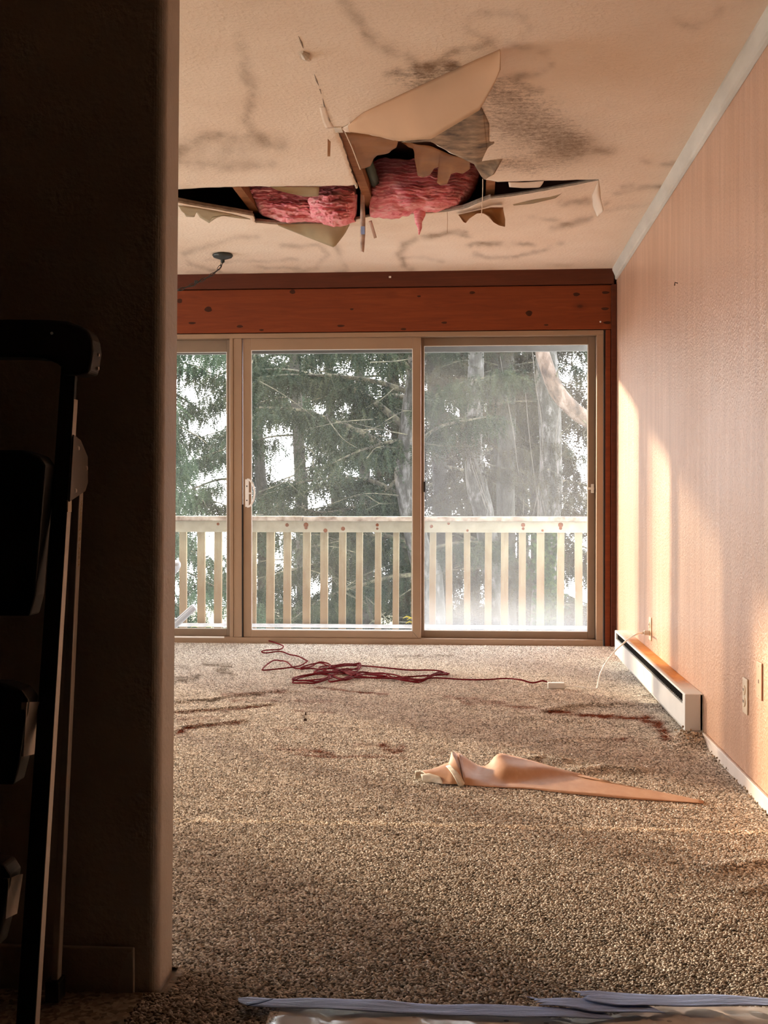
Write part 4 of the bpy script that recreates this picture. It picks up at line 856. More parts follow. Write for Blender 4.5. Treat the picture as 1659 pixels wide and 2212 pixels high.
# red cord
rp = [(523,1384),(526,1391),(540,1394),(575,1399),(606,1406),(612,1410),(604,1414),(575,1415),(565,1418),(575,1419),(605,1418),(625,1421),(645,1427),(660,1431),(664,1436),(650,1443),(632,1449),(600,1452),(570,1455),(568,1452),(578,1441),(592,1434),(606,1433),(620,1438),(636,1448),(655,1451),(672,1445),(690,1438),(712,1441),(712,1448),(700,1454),(672,1451),(650,1453),
 (655,1446),(690,1440),(712,1444),(740,1443),(765,1439),(778,1441),(775,1451),(740,1454),(705,1462),(680,1458),(710,1452),(745,1456),(770,1462),(782,1466),(760,1463),(735,1455),(700,1461),(660,1464),(640,1472),(636,1476),(660,1479),(685,1480),(708,1471),(715,1469),(745,1474),(775,1462),(800,1461),(830,1465),(850,1471),(880,1476),(910,1477),(935,1468),(953,1459),(962,1466),(966,1468),(955,1459),(930,1457),(880,1454),(830,1451),(780,1443),(740,1446),(700,1444),
 (690,1452),(720,1459),(752,1457),(770,1466),(800,1473),(835,1470),(815,1474),(770,1472),(740,1478),(712,1479),(716,1468),(750,1461),(800,1468),(830,1470),(850,1476),(890,1481),(930,1476),(960,1476),(1000,1478),(1050,1479),(1090,1474),(1125,1479),(1150,1482),(1170,1481),(1181,1479)]
rp = rp[:82] + [(a+random.uniform(-6, 7), b+random.uniform(2, 6)) for a, b in rp[66:34:-1]] + [(a+random.uniform(-7, 7), b+random.uniform(-4, 3)) for a, b in rp[36:64]] + rp[82:]
zs = [0.012 + 0.010*abs(math.sin(i*1.7)) for i in range(len(rp))]
cord = [onfloor(a, b, 0) for a, b in rp]
hh = carpet_h(np.array([(q.x, q.y) for q in cord])); cord = [Vector((q.x, q.y, z + h_)) for q, z, h_ in zip(cord, zs, hh)]
cord[0].z = 0.05; cord[1].z = 0.04
tag(put('extension_cord', MB().tube(spline(cord, 6), 0.0042, 7), M['red'], None, smooth=True), 'tangled dark red cord on the carpet in front of the door', 'cord')

# ------------------------------------------------------------------ torn paper on the floor
pr2 = thing('paper_scrap', 'long torn peach wall paper scrap folded on the carpet', 'paper', onfloor(1150, 1706))
fb = [(1002,1696),(1040,1699),(1090,1702),(1147,1705),(1223,1714),(1300,1721),(1358,1726),(1440,1731),(1520,1736)]
fm = [(1000,1680,.02),(1035,1684,.012),(1090,1692,.006),(1150,1687,.005),(1225,1682,.004),(1290,1684,.003),(1358,1698,.003),(1440,1716,.003),(1520,1732,.003)]
ft = [(990,1626,4.40),(1043,1656,4.44),(1076,1629,4.40),(1106,1633,4.42),(1147,1643,4.42),(1215,1663,4.42),(1272,1681,4.38),(0,0,0),(0,0,0)]
r0 = [onfloor(x, y, 0.007) for x, y in fb]; r1 = [onfloor(x, y, h_+0.006) for x, y, h_ in fm]
r2 = [at(x, y, z) if x else None for x, y, z in ft]; r2[7] = onfloor(1452, 1716, .007); r2[8] = onfloor(1521, 1731, .007)
r2[6] = onfloor(1272, 1681, .012)
def rs(r): return spline(r, 6)
s0, s1, s2 = rs(r0), rs(r1), rs(r2); rows = []
for i in range(17):
    t = i/16; row = []
    for a, b, c_ in zip(s0, s1, s2):
        q = a.lerp(b, t/0.35) if t < 0.35 else b.lerp(c_, (t-0.35)/0.65)
        d = noise.noise(Vector((q.x*7, t*2.2, 1)))*0.026*math.sin(pi*min(1, max(0, (t-0.2)/0.8))) if q.x < 0.45 else 0
        row.append(q + Vector((0, -d, d*0.6)))
    rows.append(row)
put('sheet', MB().grid(rows), M['paper'], pr2, smooth=True, solid=0.0012, off=1)
def fold(nm, a, b, mat, **k): return sheet(nm, a, b, M[mat], pr2, 0.0014, **k)
fold('crumpled_end', [at(976, 1624, 4.42), at(970, 1648, 4.36), at(935, 1660, 4.33), at(898, 1666, 4.33)], [onfloor(1002, 1696, .01), onfloor(975, 1697, .01), onfloor(955, 1694, .01), onfloor(927, 1686, .01)], 'paper', n=24, m=10, bulge=(0, -0.02, 0.012), rough=0.012)
fold('crumpled_end', [at(976, 1624, 4.42), at(984, 1626, 4.41), at(992, 1628, 4.42)], [at(990, 1668, 4.24), at(998, 1690, 4.17), onfloor(1006, 1696, .008)], 'paper', n=12, m=8, bulge=(0, -0.03, 0))
lab(fold('torn_face', [at(963, 1655, 4.24), at(972, 1652, 4.24), at(978, 1660, 4.23)], [onfloor(990, 1697, .016), onfloor(1000, 1697, .016), onfloor(1004, 1692, .018)], 'papergrey', n=12, m=6, bulge=(0, -0.012, 0.01)), 'pale torn underside')
lab(fold('torn_face', [at(896, 1666, 4.30), at(908, 1664, 4.31), at(922, 1666, 4.31)], [onfloor(897, 1684, .01), onfloor(908, 1680, .012), onfloor(925, 1684, .01)], 'papergrey', n=10, m=5, bulge=(0, -0.01, 0.012)), 'grey crumpled tip')
lab(fold('torn_face', [at(908, 1674, 4.24), at(925, 1670, 4.24), at(945, 1676, 4.23)], [onfloor(912, 1688, .01), onfloor(935, 1690, .01), onfloor(958, 1694, .01)], 'papergrey', n=10, m=5, bulge=(0, -0.012, 0.012)), 'pale rolled end')
# crumbs
for k, (x, y, w_, mt) in enumerate(((1183,1464,5,'gypwhite'),(1186,1493,6,'gypwhite'),(1133,1508,3,'gypwhite'),(960,1488,3,'gypwhite'),(1036,1706,8,'gypwhite'),(1060,1712,6,'gypwhite'),(1075,1698,4,'gypwhite'))):
    q = onfloor(x, y, 0.007); s = w_*q.y/F*0.5; mb = MB(); mb.add([q+Vector((s*math.cos(a)*(1+.4*math.sin(3*a)), .6*s*math.sin(a), 0)) for a in np.linspace(0, 6, 7)] + [q+Vector((0, 0, .005))], [(i, (i+1) % 7, 7) for i in range(7)])
    tag(put('plaster_crumb', mb, M[mt], None), ['white plaster crumb just behind the power adapter', 'white plaster crumb just in front of the power adapter', 'small white crumb left of the power adapter, below the red cord', 'small white crumb in front of the red tangle', 'white flake at the left under the folded paper scrap', 'white flake in front of the folded paper scrap', 'white flake touching the front edge of the paper scrap'][k], 'crumb', 'plaster crumbs on the carpet')
for k, (x, y, w_, l_) in enumerate(((659,1556,8,'dark crumb on the carpet between the red cord and the paper scrap'),(660,1543,4,'smaller dark crumb just behind the larger dark crumb'))):
    q = onfloor(x, y, 0.012); s = w_*q.y/F*0.5; mb = MB(); mb.lathe([(s*.5, -.006), (s, 0), (s*.8, .006), (s*.2, .009)], q, 'Z', 8)
    tag(put('brown_crumb', mb, M['crumb'], None), l_, 'crumb')

# ------------------------------------------------------------------ threshold panel, plastic, tape
pn = tag(put('threshold_panel', MB().prism([(PANEL_X0, 1.2, 0.003)] + [(q.x, q.y, 0.003) for q in _e if q.x < WX-0.02] + [(WX-0.004, float(panel_y(WX)), 0.003), (WX-0.004, 1.2, 0.003)], (0, 0, 0.007)), M['panel'], None), 'worn tan hardboard panel under clear plastic at the doorway', 'panel')
for x, y in ((896, 2197), (1094, 2205), (1446, 2206), (1180, 2210)):
    q = onfloor(x, y, 0.0102); put('screw_hole', MB().lathe([(0.005, 0), (0.003, 0.0005)], q, 'Z', 10), M['black'], pn)
rows = []
for v_ in np.linspace(0, 1, 110):
    row = []
    for x in np.linspace(PANEL_X0-0.012, WX-0.006, 150):
        ye = float(panel_y(x))-0.004; y = 1.25 + (ye-1.25)*(1-(1-v_)**2)
        cr_ = 0.0045*max(0, math.sin((x*1.0+(y-2.3)*0.75)*72+2.5*noise.noise(Vector((x*3, y*3, 0)))))**5*(1 if x > 0.12 else .45)*min(1, max(0, (ye-0.012-y)/0.03))
        row.append((x, y, 0.0135 + cr_ + 0.0008*noise.noise(Vector((x*9, y*14, 3)))))
    rows.append(row)
tag(put('plastic_sheet', MB().grid(rows), M['film'], None, smooth=True), 'clear wrinkled plastic sheet taped over the hardboard panel', 'plastic sheet')
def tape(label, a, b, hgt=0.020, n=90):
    o = put('tape_strip', loft([onfloor(x, y, hgt) for x, y in a], [onfloor(x, y, hgt) for x, y in b], n=n, m=8, rough=0.006), M['tape'], None, smooth=True, solid=0.0006)
    return tag(o, label, 'tape', 'blue masking tape at the doorway')
tape('long blue tape strip running left along the plastic edge', [(514,2158),(545,2153),(620,2155),(850,2163),(1100,2173),(1250,2181),(1300,2184)], [(516,2166),(532,2173),(600,2176),(800,2185),(1000,2192),(1240,2200),(1330,2200)])
tape('short ragged blue tape in the middle, ending in torn teeth', [(1137,2152),(1150,2153),(1160,2157),(1200,2156),(1290,2156),(1400,2172)], [(1150,2157),(1166,2157),(1152,2161),(1172,2162),(1156,2166),(1178,2168),(1162,2172),(1200,2175),(1280,2186),(1437,2186)], 0.024)
tape('right hand blue tape strip running out of the picture', [(1235,2140),(1262,2140),(1285,2138),(1320,2140),(1420,2146),(1540,2151),(1700,2158)], [(1250,2145),(1264,2147),(1252,2150),(1270,2154),(1258,2157),(1276,2163),(1330,2170),(1440,2171),(1560,2174),(1720,2176)], 0.028)
fd = sheet('folded_end', [onfloor(532, 2166, .027), onfloor(560, 2161, .027), onfloor(590, 2158, .027)], [onfloor(536, 2172, .027), onfloor(560, 2168, .027), onfloor(585, 2160, .027)], M['tapedark'], [o for o in COL.objects if o.name == 'tape_strip'][0], n=8, m=3)

# ------------------------------------------------------------------ ceiling hook lamp canopy with chain
cp = C(481, 548)
hk = thing('lamp_canopy', 'dark iron swag lamp canopy and chain on the ceiling left of the hole', 'lamp', (cp.x, cp.y, CEIL-0.02))
put('canopy', MB().lathe([(0.060, -0.004), (0.062, -0.012), (0.055, -0.022), (0.025, -0.032), (0.012, -0.036), (0.012, -0.050), (0.004, -0.056)], (cp.x, cp.y, CEIL-0.001), 'Z', 28), M['iron'], hk, smooth=True)
zch = cp.y
ch = [at(482, 563, zch), at(478, 572, zch-.02), at(468, 586, zch-.06), at(455, 595, zch-.1), at(440, 603, zch-.14), at(425, 612, zch-.18), at(408, 618, zch-.22), at(384, 627, zch-.27), at(345, 634, zch-.35), at(300, 632, zch-.42)]
path = spline(ch, 10); path = resample(path, 17)
for i in range(16):
    a, b = path[i], path[i+1]; d = (b-a).normalized(); mid = (a+b)/2; L = (b-a).length*0.62
    side = d.cross(Vector((0, 1, 0) if i % 2 else (0, 0.3, 1))).normalized()
    ring = [mid + d*(L*math.cos(t)) + side*(0.0085*math.sin(t)) for t in np.linspace(0, 2*pi, 13)]
    put('chain_link', MB().tube(ring, 0.0020, 6, False), M['iron'], hk, smooth=True)
put('cord', MB().tube(spline([q + Vector((0.004*math.sin(i*2), 0, 0.004*math.cos(i*2))) for i, q in enumerate(path)], 4), 0.0022, 6), M['black'], hk, smooth=True)
q = at(424, 609, zch-.18); put('cord_clip', MB().box(tuple(q-Vector((.011, .006, .009))), tuple(q+Vector((.011, .006, .009)))), M['iron'], hk, bevel=0.003)
nl = onright(1464, 612, .0); tag(put('picture_nail', MB().tube([nl+Vector((0.002, 0, 0)), nl+Vector((-0.012, 0, .004)), nl+Vector((-0.014, 0, -.010))], 0.0022, 6), M['black'], None), 'small bent black hook high on the salmon wall', 'hook')

# ------------------------------------------------------------------ stepladder leaning by the partition
ld = thing('step_ladder', 'black folding step ladder standing in shadow against the partition', 'ladder', (-0.95, 2.0, 0))
zT = 2.19
def fz(h): return 1.86 + (zT-1.86)*h/1.25                    # depth of front rails at height h
def fr_pt(px, py):                                            # on the plane of the front rails
    d = ray(px, py); k = (zT-1.86)/1.25; y = (1.86 + k*H)/(1 - k*d.z); return Vector((d.x*y, y, H + d.z*y))
topR = fr_pt(163, 790); topR.x = fr_pt(163, 790).x
def railx(h): return fr_pt(166, 800).x + (1.10-h)*0.024
XM = -0.955                                                   # middle of the ladder
def mir(x): return 2*XM - x
for s in (0, 1):
    xa = lambda h: railx(h) if s == 0 else mir(railx(h))
    sg = -1 if s == 0 else 1
    put('front_rail', MB().prism([(xa(0), fz(0)-0.002, 0.012), (xa(0)+sg*0.03, fz(0)-0.002, 0.012), (xa(1.21)+sg*0.027, fz(1.21), 1.21), (xa(1.21), fz(1.21), 1.21)], (0, 0.012, 0)), M['ladderblack'], ld)
    put('lit_rail_edge', MB().prism([(xa(0), fz(0)+0.0, 0.012), (xa(0)-sg*0.001, fz(0)+0.0, 0.012), (xa(1.15)-sg*0.001, fz(1.15), 1.15), (xa(1.15), fz(1.15), 1.15)], (0, 0.020, 0)), M['laddersteel'], ld)  # pale strip paints the light caught on the rail's side
    xb = lambda h: xa(h) - sg*0.0
    rl0, rl1 = at(120, 2175, 2.30), at(170, 1035, 2.255); rl0.z = 0.02
    if s: rl0.x, rl1.x = mir(rl0.x), mir(rl1.x)
    put('rear_leg', MB().beam(rl0, rl1, 0.014, 0.022, (1, 0, 0)), M['laddersteel'], ld, bevel=0.002)
    put('foot', MB().box((rl0.x-0.014, 2.278, 0.008), (rl0.x+0.014, 2.32, 0.05)), M['ladderblack'], ld, bevel=0.004)
    put('foot', MB().box((xa(0)-0.02, fz(0)-0.014, 0.008), (xa(0)+0.02, fz(0)+0.022, 0.03)), M['ladderblack'], ld, bevel=0.004)
    u = lambda f, h_: Vector((xa(h_)-sg*0.003, fz(h_)-0.004, h_)).lerp(Vector((rl1.x-sg*0.010, 2.27, h_)), f)
    put('hinge_bracket', MB().prism([u(0, .965), u(.85, .985), u(1, 1.0), u(1, 1.05), u(.5, 1.078), u(0, 1.085)], (-sg*0.003, 0, 0)), M['bracket'], ld, bevel=0.001)
    for f_, hh_ in ((.30, 1.062), (.88, 1.028), (.25, .985)):
        put('rivet', MB().lathe([(0.005, 0), (0.0035, -sg*0.0025)], u(f_, hh_)+Vector((-sg*0.003, 0, 0)), 'X', 10), M['rivet'], ld)
# U-shaped top handle
cap = [(-60, 695), (20, 691), (110, 692), (150, 695), (178, 706), (195, 717), (203, 736), (206, 760), (202, 785), (197, 808), (176, 812), (142, 812), (137, 796), (128, 787), (100, 776), (60, 773), (-60, 773)]
capp = [fr_pt(x, y) for x, y in cap]; halfR = [q for q in capp if q.x > XM]
full = halfR[1:]
def build_cap():
    R_side = [fr_pt(x, y) for x, y in cap if fr_pt(x, y).x > XM + 0.01]
    Lm = [Vector((mir(q.x), q.y, q.z)) for q in R_side]
    nT = [i for i, (x, y) in enumerate(cap) if True]
    k = next(i for i, q in enumerate(R_side) if q == fr_pt(137, 796))
    out_ = R_side[:k]; inn = R_side[k:]
    poly = out_ + inn + [Vector((mir(q.x), q.y, q.z)) for q in reversed(inn)] + [Vector((mir(q.x), q.y, q.z)) for q in reversed(out_)]
    return poly
put('top_handle', MB().prism([q + Vector((0, -0.012, 0)) for q in build_cap()], (0, 0.055, 0)), M['ladderblack'], ld, bevel=0.006, seg=3)
for x, y in ((192, 765), (190, 793)): q = fr_pt(x, y); put('rivet', MB().lathe([(0.004, 0), (0.003, 0.003)], (fr_pt(206, y).x-0.0005-(0.003 if y > 770 else 0.0), zT+0.012, q.z), 'X', 8), M['rivet'], ld)
put('rivet', MB().lathe([(0.003, 0), (0.002, -0.003)], fr_pt(117, 722)+Vector((0, -0.0125, 0)), 'Y', 8), M['rivet'], ld)
for k, (ty, by, xr_, oz) in enumerate(((975, 1330, 128, .0), (1468, 1690, 88, -.03), (1838, 2040, 50, -.04))):
    tp, bt = fr_pt(xr_, ty), fr_pt(xr_-22, by); w_ = 0.02
    q1 = fr_pt(xr_-4, ty+10).x; xl1 = mir(q1)
    poly = [(q1-0.045, tp.z), (q1-0.012, tp.z-0.010), (q1, tp.z-0.026), (q1-0.012, bt.z+0.035), (q1-0.02, bt.z), ]
    full_ = poly + [(mir(x), z) for x, z in reversed(poly)]
    ym = fz((tp.z+bt.z)/2) - 0.035
    st_ = put('step', MB().prism([(x, ym + (z-(tp.z+bt.z)/2)*0.10, z) for x, z in full_], (0, 0.05, 0)), M['ladderblack'], ld, bevel=0.004)
    if k: put('lit_step_side', MB().prism([(q1-0.011, ym+0.004, tp.z-0.03), (q1-0.004, ym+0.046, tp.z-0.036), (q1-0.014, ym+0.046, bt.z+0.04), (q1-0.017, ym+0.004, bt.z+0.045)], (0.009, 0, 0)), M['laddersteel'], st_)  # pale side paints the light on the step's edge
q = fr_pt(72, 1015); put('screw_head', MB().lathe([(0.006, 0), (0.004, -0.003)], q+Vector((0, -0.045, 0)), 'Y', 10), M['rivet'], ld)
sa = fr_pt(160, 1080).z; sb = fr_pt(158, 1106).z
put('sticker', MB().box((railx(.95)+0.0002, fz(.95)-0.001, sb), (railx(.95)+0.0022, fz(.95)+0.019, sa)), M['sticker'], ld)
tx = bpy.data.curves.new('warning_text', 'FONT'); tx.body = 'WARNING TO LADDER'; tx.size = 0.013; tx.extrude = 0.0003
to = bpy.data.objects.new('warning_text', tx); COL.objects.link(to); tx.materials.append(M['text'])
rl0, rl1 = at(120, 2175, 2.30), at(170, 1035, 2.255); rl0.z = 0.02
ex = (rl0-rl1).normalized(); ez = (Vector((1, 0, 0)) - ex*ex.x).normalized(); ey = ez.cross(ex)
dg = bpy.context.evaluated_depsgraph_get(); tme = bpy.data.meshes.new_from_object(to.evaluated_get(dg)); bpy.data.objects.remove(to)
wd = max(v.co.x for v in tme.vertices); k_ = 0.125/wd
org_ = rl1 + ex*((rl1.z-0.968)/abs(ex.z)) + ez*0.0072 - ey*0.0045
tv = [tuple(org_ + ex*(v.co.x*k_) + ey*(v.co.y*k_) + ez*v.co.z) for v in tme.vertices]
tmb = MB().add(tv, [tuple(q.vertices) for q in tme.polygons])
put('warning_text', tmb, M['text'], ld)['kind'] = 'stuff'

# ------------------------------------------------------------------ outside: deck and railing
RY = 10.4; DZ = at(830, 1357, RY).z
dk = root_struct('deck', (0, 9.2, DZ)); dk['label'] = 'weathered grey deck outside the sliding door'; dk['category'] = 'deck'; dk['kind'] = 'thing'
for k in range(15):
    y = FY+0.145+k*0.142; put('deck_board', MB().box((-7.0, y, DZ-0.03), (2.6, y+0.134, DZ)), M['deck'], dk)
put('rim_joist', MB().box((-7.0, RY-0.03, DZ-0.25), (2.6, RY+0.0, DZ-0.031)), M['deck'], dk)
lf = MB()
rail_ = thing('deck_railing', 'cream painted deck railing with rusty nail stains', 'railing', (-0.5, RY, DZ))
zc0, zc1, zf = at(830, 1125, RY).z, at(830, 1115, RY-0.04).z, at(830, 1150, RY).z
put('cap_rail', MB().box((-7.0, RY-0.07, zc0), (at(655, 1118, RY).x, RY+0.075, zc1)), M['railcap'], rail_, bevel=0.004)
put('cap_rail', MB().box((at(657, 1118, RY).x, RY-0.07, zc0-0.003), (2.6, RY+0.075, zc1-0.003)), M['railcap'], rail_, bevel=0.004)
fa = put('fascia_rail', MB().box((-7.0, RY-0.02, zf), (2.6, RY+0.018, zc0-0.001)), M['rail'], rail_, bevel=0.003)
put('bottom_rail', MB().box((-7.0, RY-0.02, DZ+0.002), (2.6, RY+0.018, DZ+0.03)), M['deck'], rail_)
bals = [(386,401),(425,441),(461,477),(505,520),(538,552),(574,591),(611,627),(653,669),(691,707),(731,746),(768,782),(809,822.5),(848,861),(888,902),(927,941),(962.5,977),(1002,1016),(1047,1062),(1082,1098),(1121,1136),(1160,1176),(1204,1219),(1243,1259),(1283,1299),(1322,1338)]
for k in range(26): bals.append((386-39*(k+1), 401-39*(k+1)))
for k, (a, b) in enumerate(bals):
    p0, p1 = at(a, 1250, RY), at(b, 1250, RY); dx = random.uniform(-.004, .004)
    put('baluster', MB().prism([(p0.x-dx, RY+0.019, zf-0.05+0.06), (p1.x-dx, RY+0.019, zf+0.01), (p1.x+dx, RY+0.019, DZ-0.2), (p0.x+dx, RY+0.019, DZ-0.2)], (0, 0.042, 0)), M['baluster'], rail_, bevel=0.002)
for x, y, r in ((471,1132,3.5),(620,1134,4.5),(661,1134,6),(661,1140,4),(703,1146,5),(741,1142,5),(815,1134,4),(815,1142,3),(932,1137,4),(969,1131,3),(1010,1146,3),(1130,1134,5),(1130,1142,3.5),(1211,1134,6),(1211,1141,4),(1172,1146,3)):
    q = at(x, y, RY-0.0205); put('rust_spot', MB().lathe([(r*.0036, 0.0), (r*.002, -0.0012)], q, 'Y', 9), M['rustspot'], rail_)
# posts carrying the roof further left and the eave
pt = tag(put('eave', MB().box((-7.2, FY+0.9, at(830, 763, FY+0.95).z), (2.6, FY+0.95, at(830, 763, FY+0.95).z+0.22)).box((-7.2, FY+0.15, at(830, 763, FY+0.95).z+0.18), (2.6, FY+0.95, at(830, 763, FY+0.95).z+0.24)), M['soffit'], None), 'grey roof eave above the sliding door outside', 'eave')
# white patio chair, mostly hidden
pc = thing('patio_chair', 'white resin patio chair on the deck at the left edge of the glass', 'chair', (-2.75, 9.4, DZ))
c0 = at(380, 1225, 9.35)
arm = spline([Vector((-3.13, 9.62, DZ+0.66)), Vector((-2.85, 9.62, DZ+0.64)), at(330, 1262, 9.6), at(360, 1250, 9.5), at(374, 1236, 9.4), at(383, 1222, 9.3), at(381, 1216, 9.25)], 6)
put('arm', MB().tube(arm, 0.027, 10), M['patio'], pc, smooth=True)
put('arm', MB().tube(spline([Vector((-3.13, 9.22, DZ+0.66)), Vector((-2.8, 9.2, DZ+0.64)), Vector((-2.62, 9.2, DZ+0.58))], 6), 0.027, 10), M['patio'], pc, smooth=True)
put('arm_post', MB().tube([Vector((-2.52, 9.62, DZ+0.22)), at(330, 1262, 9.6)], 0.022, 8), M['patio'], pc, smooth=True)
put('arm_post', MB().tube([Vector((-2.54, 9.22, DZ+0.22)), Vector((-2.62, 9.2, DZ+0.58))], 0.022, 8), M['patio'], pc, smooth=True)
lg = MB(); a, b = at(375, 1352, 9.4), at(421, 1310, 9.4); lg.beam(a, b, 0.055, 0.03, (0, 0, 1)); lg.beam(a+Vector((0, -.01, .006)), b+Vector((0, -.01, .004)), 0.02, 0.03, (0, 0, 1))
put('leg', lg, M['patio'], pc, bevel=0.008)
put('leg', MB().beam(at(374, 1335, 9.4), Vector((at(377, 1372, 9.4).x, 9.4, DZ+.004)), 0.05, 0.04, (1, 0, 0)), M['patio'], pc, bevel=0.008)
put('seat', MB().box((-2.98, 9.2, DZ+0.22), (-2.50, 9.65, DZ+0.25)), M['patio'], pc, bevel=0.01)
put('backrest', MB().prism([(-3.02, 9.2, DZ+0.22), (-2.98, 9.2, DZ+0.22), (-3.14, 9.2, DZ+0.72), (-3.18, 9.2, DZ+0.72)], (0, 0.45, 0)), M['patio'], pc, bevel=0.01)
put('leg', MB().beam((-3.0, 9.62, DZ+.022), (-2.96, 9.6, DZ+0.23), 0.045, 0.045), M['patio'], pc, bevel=0.006)
put('leg', MB().beam((-3.0, 9.24, DZ+.022), (-2.96, 9.25, DZ+0.23), 0.045, 0.045), M['patio'], pc, bevel=0.006)
wd_ = thing('yellow_weed', 'small yellow leaved weed at the deck edge beside the door stile', 'weed', (at(895, 1350, 10.2).x, 10.2, DZ))
put('stem', MB().tube(spline([Vector((at(897, 1350, 10.2).x, 10.2, DZ)), at(893, 1345, 10.2), at(886, 1338, 10.2)], 5), 0.004, 6), M['twig'], wd_)
for x, y in ((878, 1335), (887, 1338), (884, 1346)):
    q = at(x, y, 10.2); put('leaf', MB().grid([[q+Vector((-.03, 0, 0)), q+Vector((0, 0, .018)), q+Vector((.03, 0, .01))], [q+Vector((-.03, .02, -.006)), q+Vector((0, .02, .006)), q+Vector((.03, .02, -.002))]]), M['leafyellow'], wd_, smooth=True, solid=0.001)
for x, l_ in ((418, 'yellow fallen leaf on the deck by the patio chair leg'), (449, 'yellow fallen leaf on the deck right of the patio chair')):
    q = at(x, 1357, 10.3); q.z = DZ+0.001; mb = MB(); mb.grid([[q+Vector((-.03, 0, 0)), q+Vector((0, 0, .014)), q+Vector((.035, 0, .006))], [q+Vector((-.03, .03, .0)), q+Vector((0, .03, .012)), q+Vector((.035, .03, .002))]])
    tag(put('fallen_leaf', mb, M['leafyellow'], None, smooth=True, solid=0.001), l_, 'leaf')

# ------------------------------------------------------------------ trees
GZ = -4.2
tag(put('ground', MB().box((-40, FY+3.5, GZ-0.2), (30, 60, GZ)), M['ground'], None), 'dark forest floor below the deck', 'ground')['kind'] = 'structure'
def sprig_mesh(name, mat, nb=9, L=1.0, w_=0.16, dropp=0.35):
    v, f = [], []; r_ = random.Random(5)
    v += [(-.018, 0, 0), (.018, 0, 0), (.006, 0, -L), (-.006, 0, -L)]; f.append((0, 1, 2, 3))
    for k in range(nb):
        t = (k+.5)/nb; z = -L*t; wl = w_*(1-.55*t)*r_.uniform(.7, 1.25)
        for a in (0, 2.1, 4.2):
            a += r_.uniform(-.6, .6); dx, dy = math.cos(a)*wl, math.sin(a)*wl; i = len(v)
            v += [(0, 0, z+.035), (0, 0, z-.035), (dx, dy, z-dropp*wl-.02)]; f.append((i, i+1, i+2))
    me = bpy.data.meshes.new(name); me.from_pydata(v, [], f); me.materials.append(mat); return me
SPR = {k: sprig_mesh('sprig_'+k, M[k]) for k in ('needle', 'needlelight', 'needlebrown')}
TW = sprig_mesh('twig_spray', M['vine'], 6, 1.0, 0.5, 0.9)
def leaf_mesh():
    me = bpy.data.meshes.new('ivy_leaf'); me.from_pydata([(0, 0, 0), (.5, .15, -.3), (.35, .05, -.75), (0, 0, -1), (-.35, .05, -.75), (-.5, .15, -.3)], [], [(0, 1, 2, 3), (0, 3, 4, 5)]); me.materials.append(M['ivy']); return me
IVY = leaf_mesh()
def tree(name, label, base, path, radii, barkm, branches, leaf, sz, dens, group='trees behind the deck railing', seed=0):
    """path: trunk points; branches: (start point, end point, droop, radius)"""
    rr = random.Random(seed); t = thing(name, label, 'tree', base, group)
    tp = spline(path, 6); rad = [radii[0]+(radii[1]-radii[0])*i/(len(tp)-1) for i in range(len(tp))]
    rad = [r_*(1+.10*noise.noise(q*2.2)) for r_, q in zip(rad, tp)]
    put('trunk', MB().tube(tp, rad, 14), barkm, t, smooth=True)
    P, RO, SZ = [], [], []
    for (a, b, droop, r_) in branches:
        a, b = Vector(a), Vector(b); mid = (a+b)/2 + Vector((rr.uniform(-.12, .12), rr.uniform(-.12, .12), droop))
        br = spline([a, a.lerp(mid, .5)+Vector((0, 0, droop*.35)), mid, mid.lerp(b, .5)+Vector((rr.uniform(-.1, .1), 0, droop*.2)), b], 5)
        L = (b-a).length
        put('branch', MB().tube(br, [r_*(1-.8*i/(len(br)-1)) for i in range(len(br))], 7), M['twig'], t, smooth=True)
        if dens <= 0: continue
        d = (b-a).normalized(); side = d.cross(Vector((0, 0, 1)))
        if side.length < .1: side = Vector((1, 0, 0))
        side.normalize(); nn = int(dens*L*1.5)
        for k in range(nn):
            u = .12+.88*(rr.random()**.8); q = br[min(len(br)-1, int(u*(len(br)-1)))]
            s = rr.uniform(-1, 1); lat = s*(.16+.5*L*.28*(1-abs(u-.5)))
            q = q + side*lat + d*(abs(lat)*.35) + Vector((rr.gauss(0, .04), rr.gauss(0, .04), -abs(lat)*.22+rr.gauss(0, .03)))
            P.append(q); RO.append((rr.gauss(0, .45), rr.gauss(0, .45), rr.uniform(0, 6.28))); k_ = rr.uniform(.55, 1.35)*sz; SZ.append((k_, k_, k_*rr.uniform(.8, 1.5)))
    if P: scatter('foliage', np.array([tuple(q) for q in P]), np.array(RO), np.array(SZ), None, SPR[leaf], t, M[leaf])
    return t
def auto(path, y, z0, z1, n, lmin, lmax, rr, xdir=None, droop=.12, slope=-.25, r_=.028):
    out = []; tp = spline(path, 8)
    for k in range(n):
        zz_ = z0+(z1-z0)*(k+rr.random()*.8)/n; q = min(tp, key=lambda s: abs(s.z-zz_)); q = Vector((q.x, q.y, zz_))
        a = rr.uniform(0, 2*pi) if xdir is None else xdir + rr.gauss(0, .6)
        L = rr.uniform(lmin, lmax); e = q + Vector((math.cos(a)*L, math.sin(a)*L*.55, slope*L + rr.uniform(-.2, .2)))
        if e.x < -0.245*e.y - 0.25: e.x = -0.245*e.y - 0.25 + rr.random()*.3      # keep boughs out of the low sun's way
        out.append((q, e, droop, r_*rr.uniform(.6, 1.3)*L/2))
    return out
rr = random.Random(3)
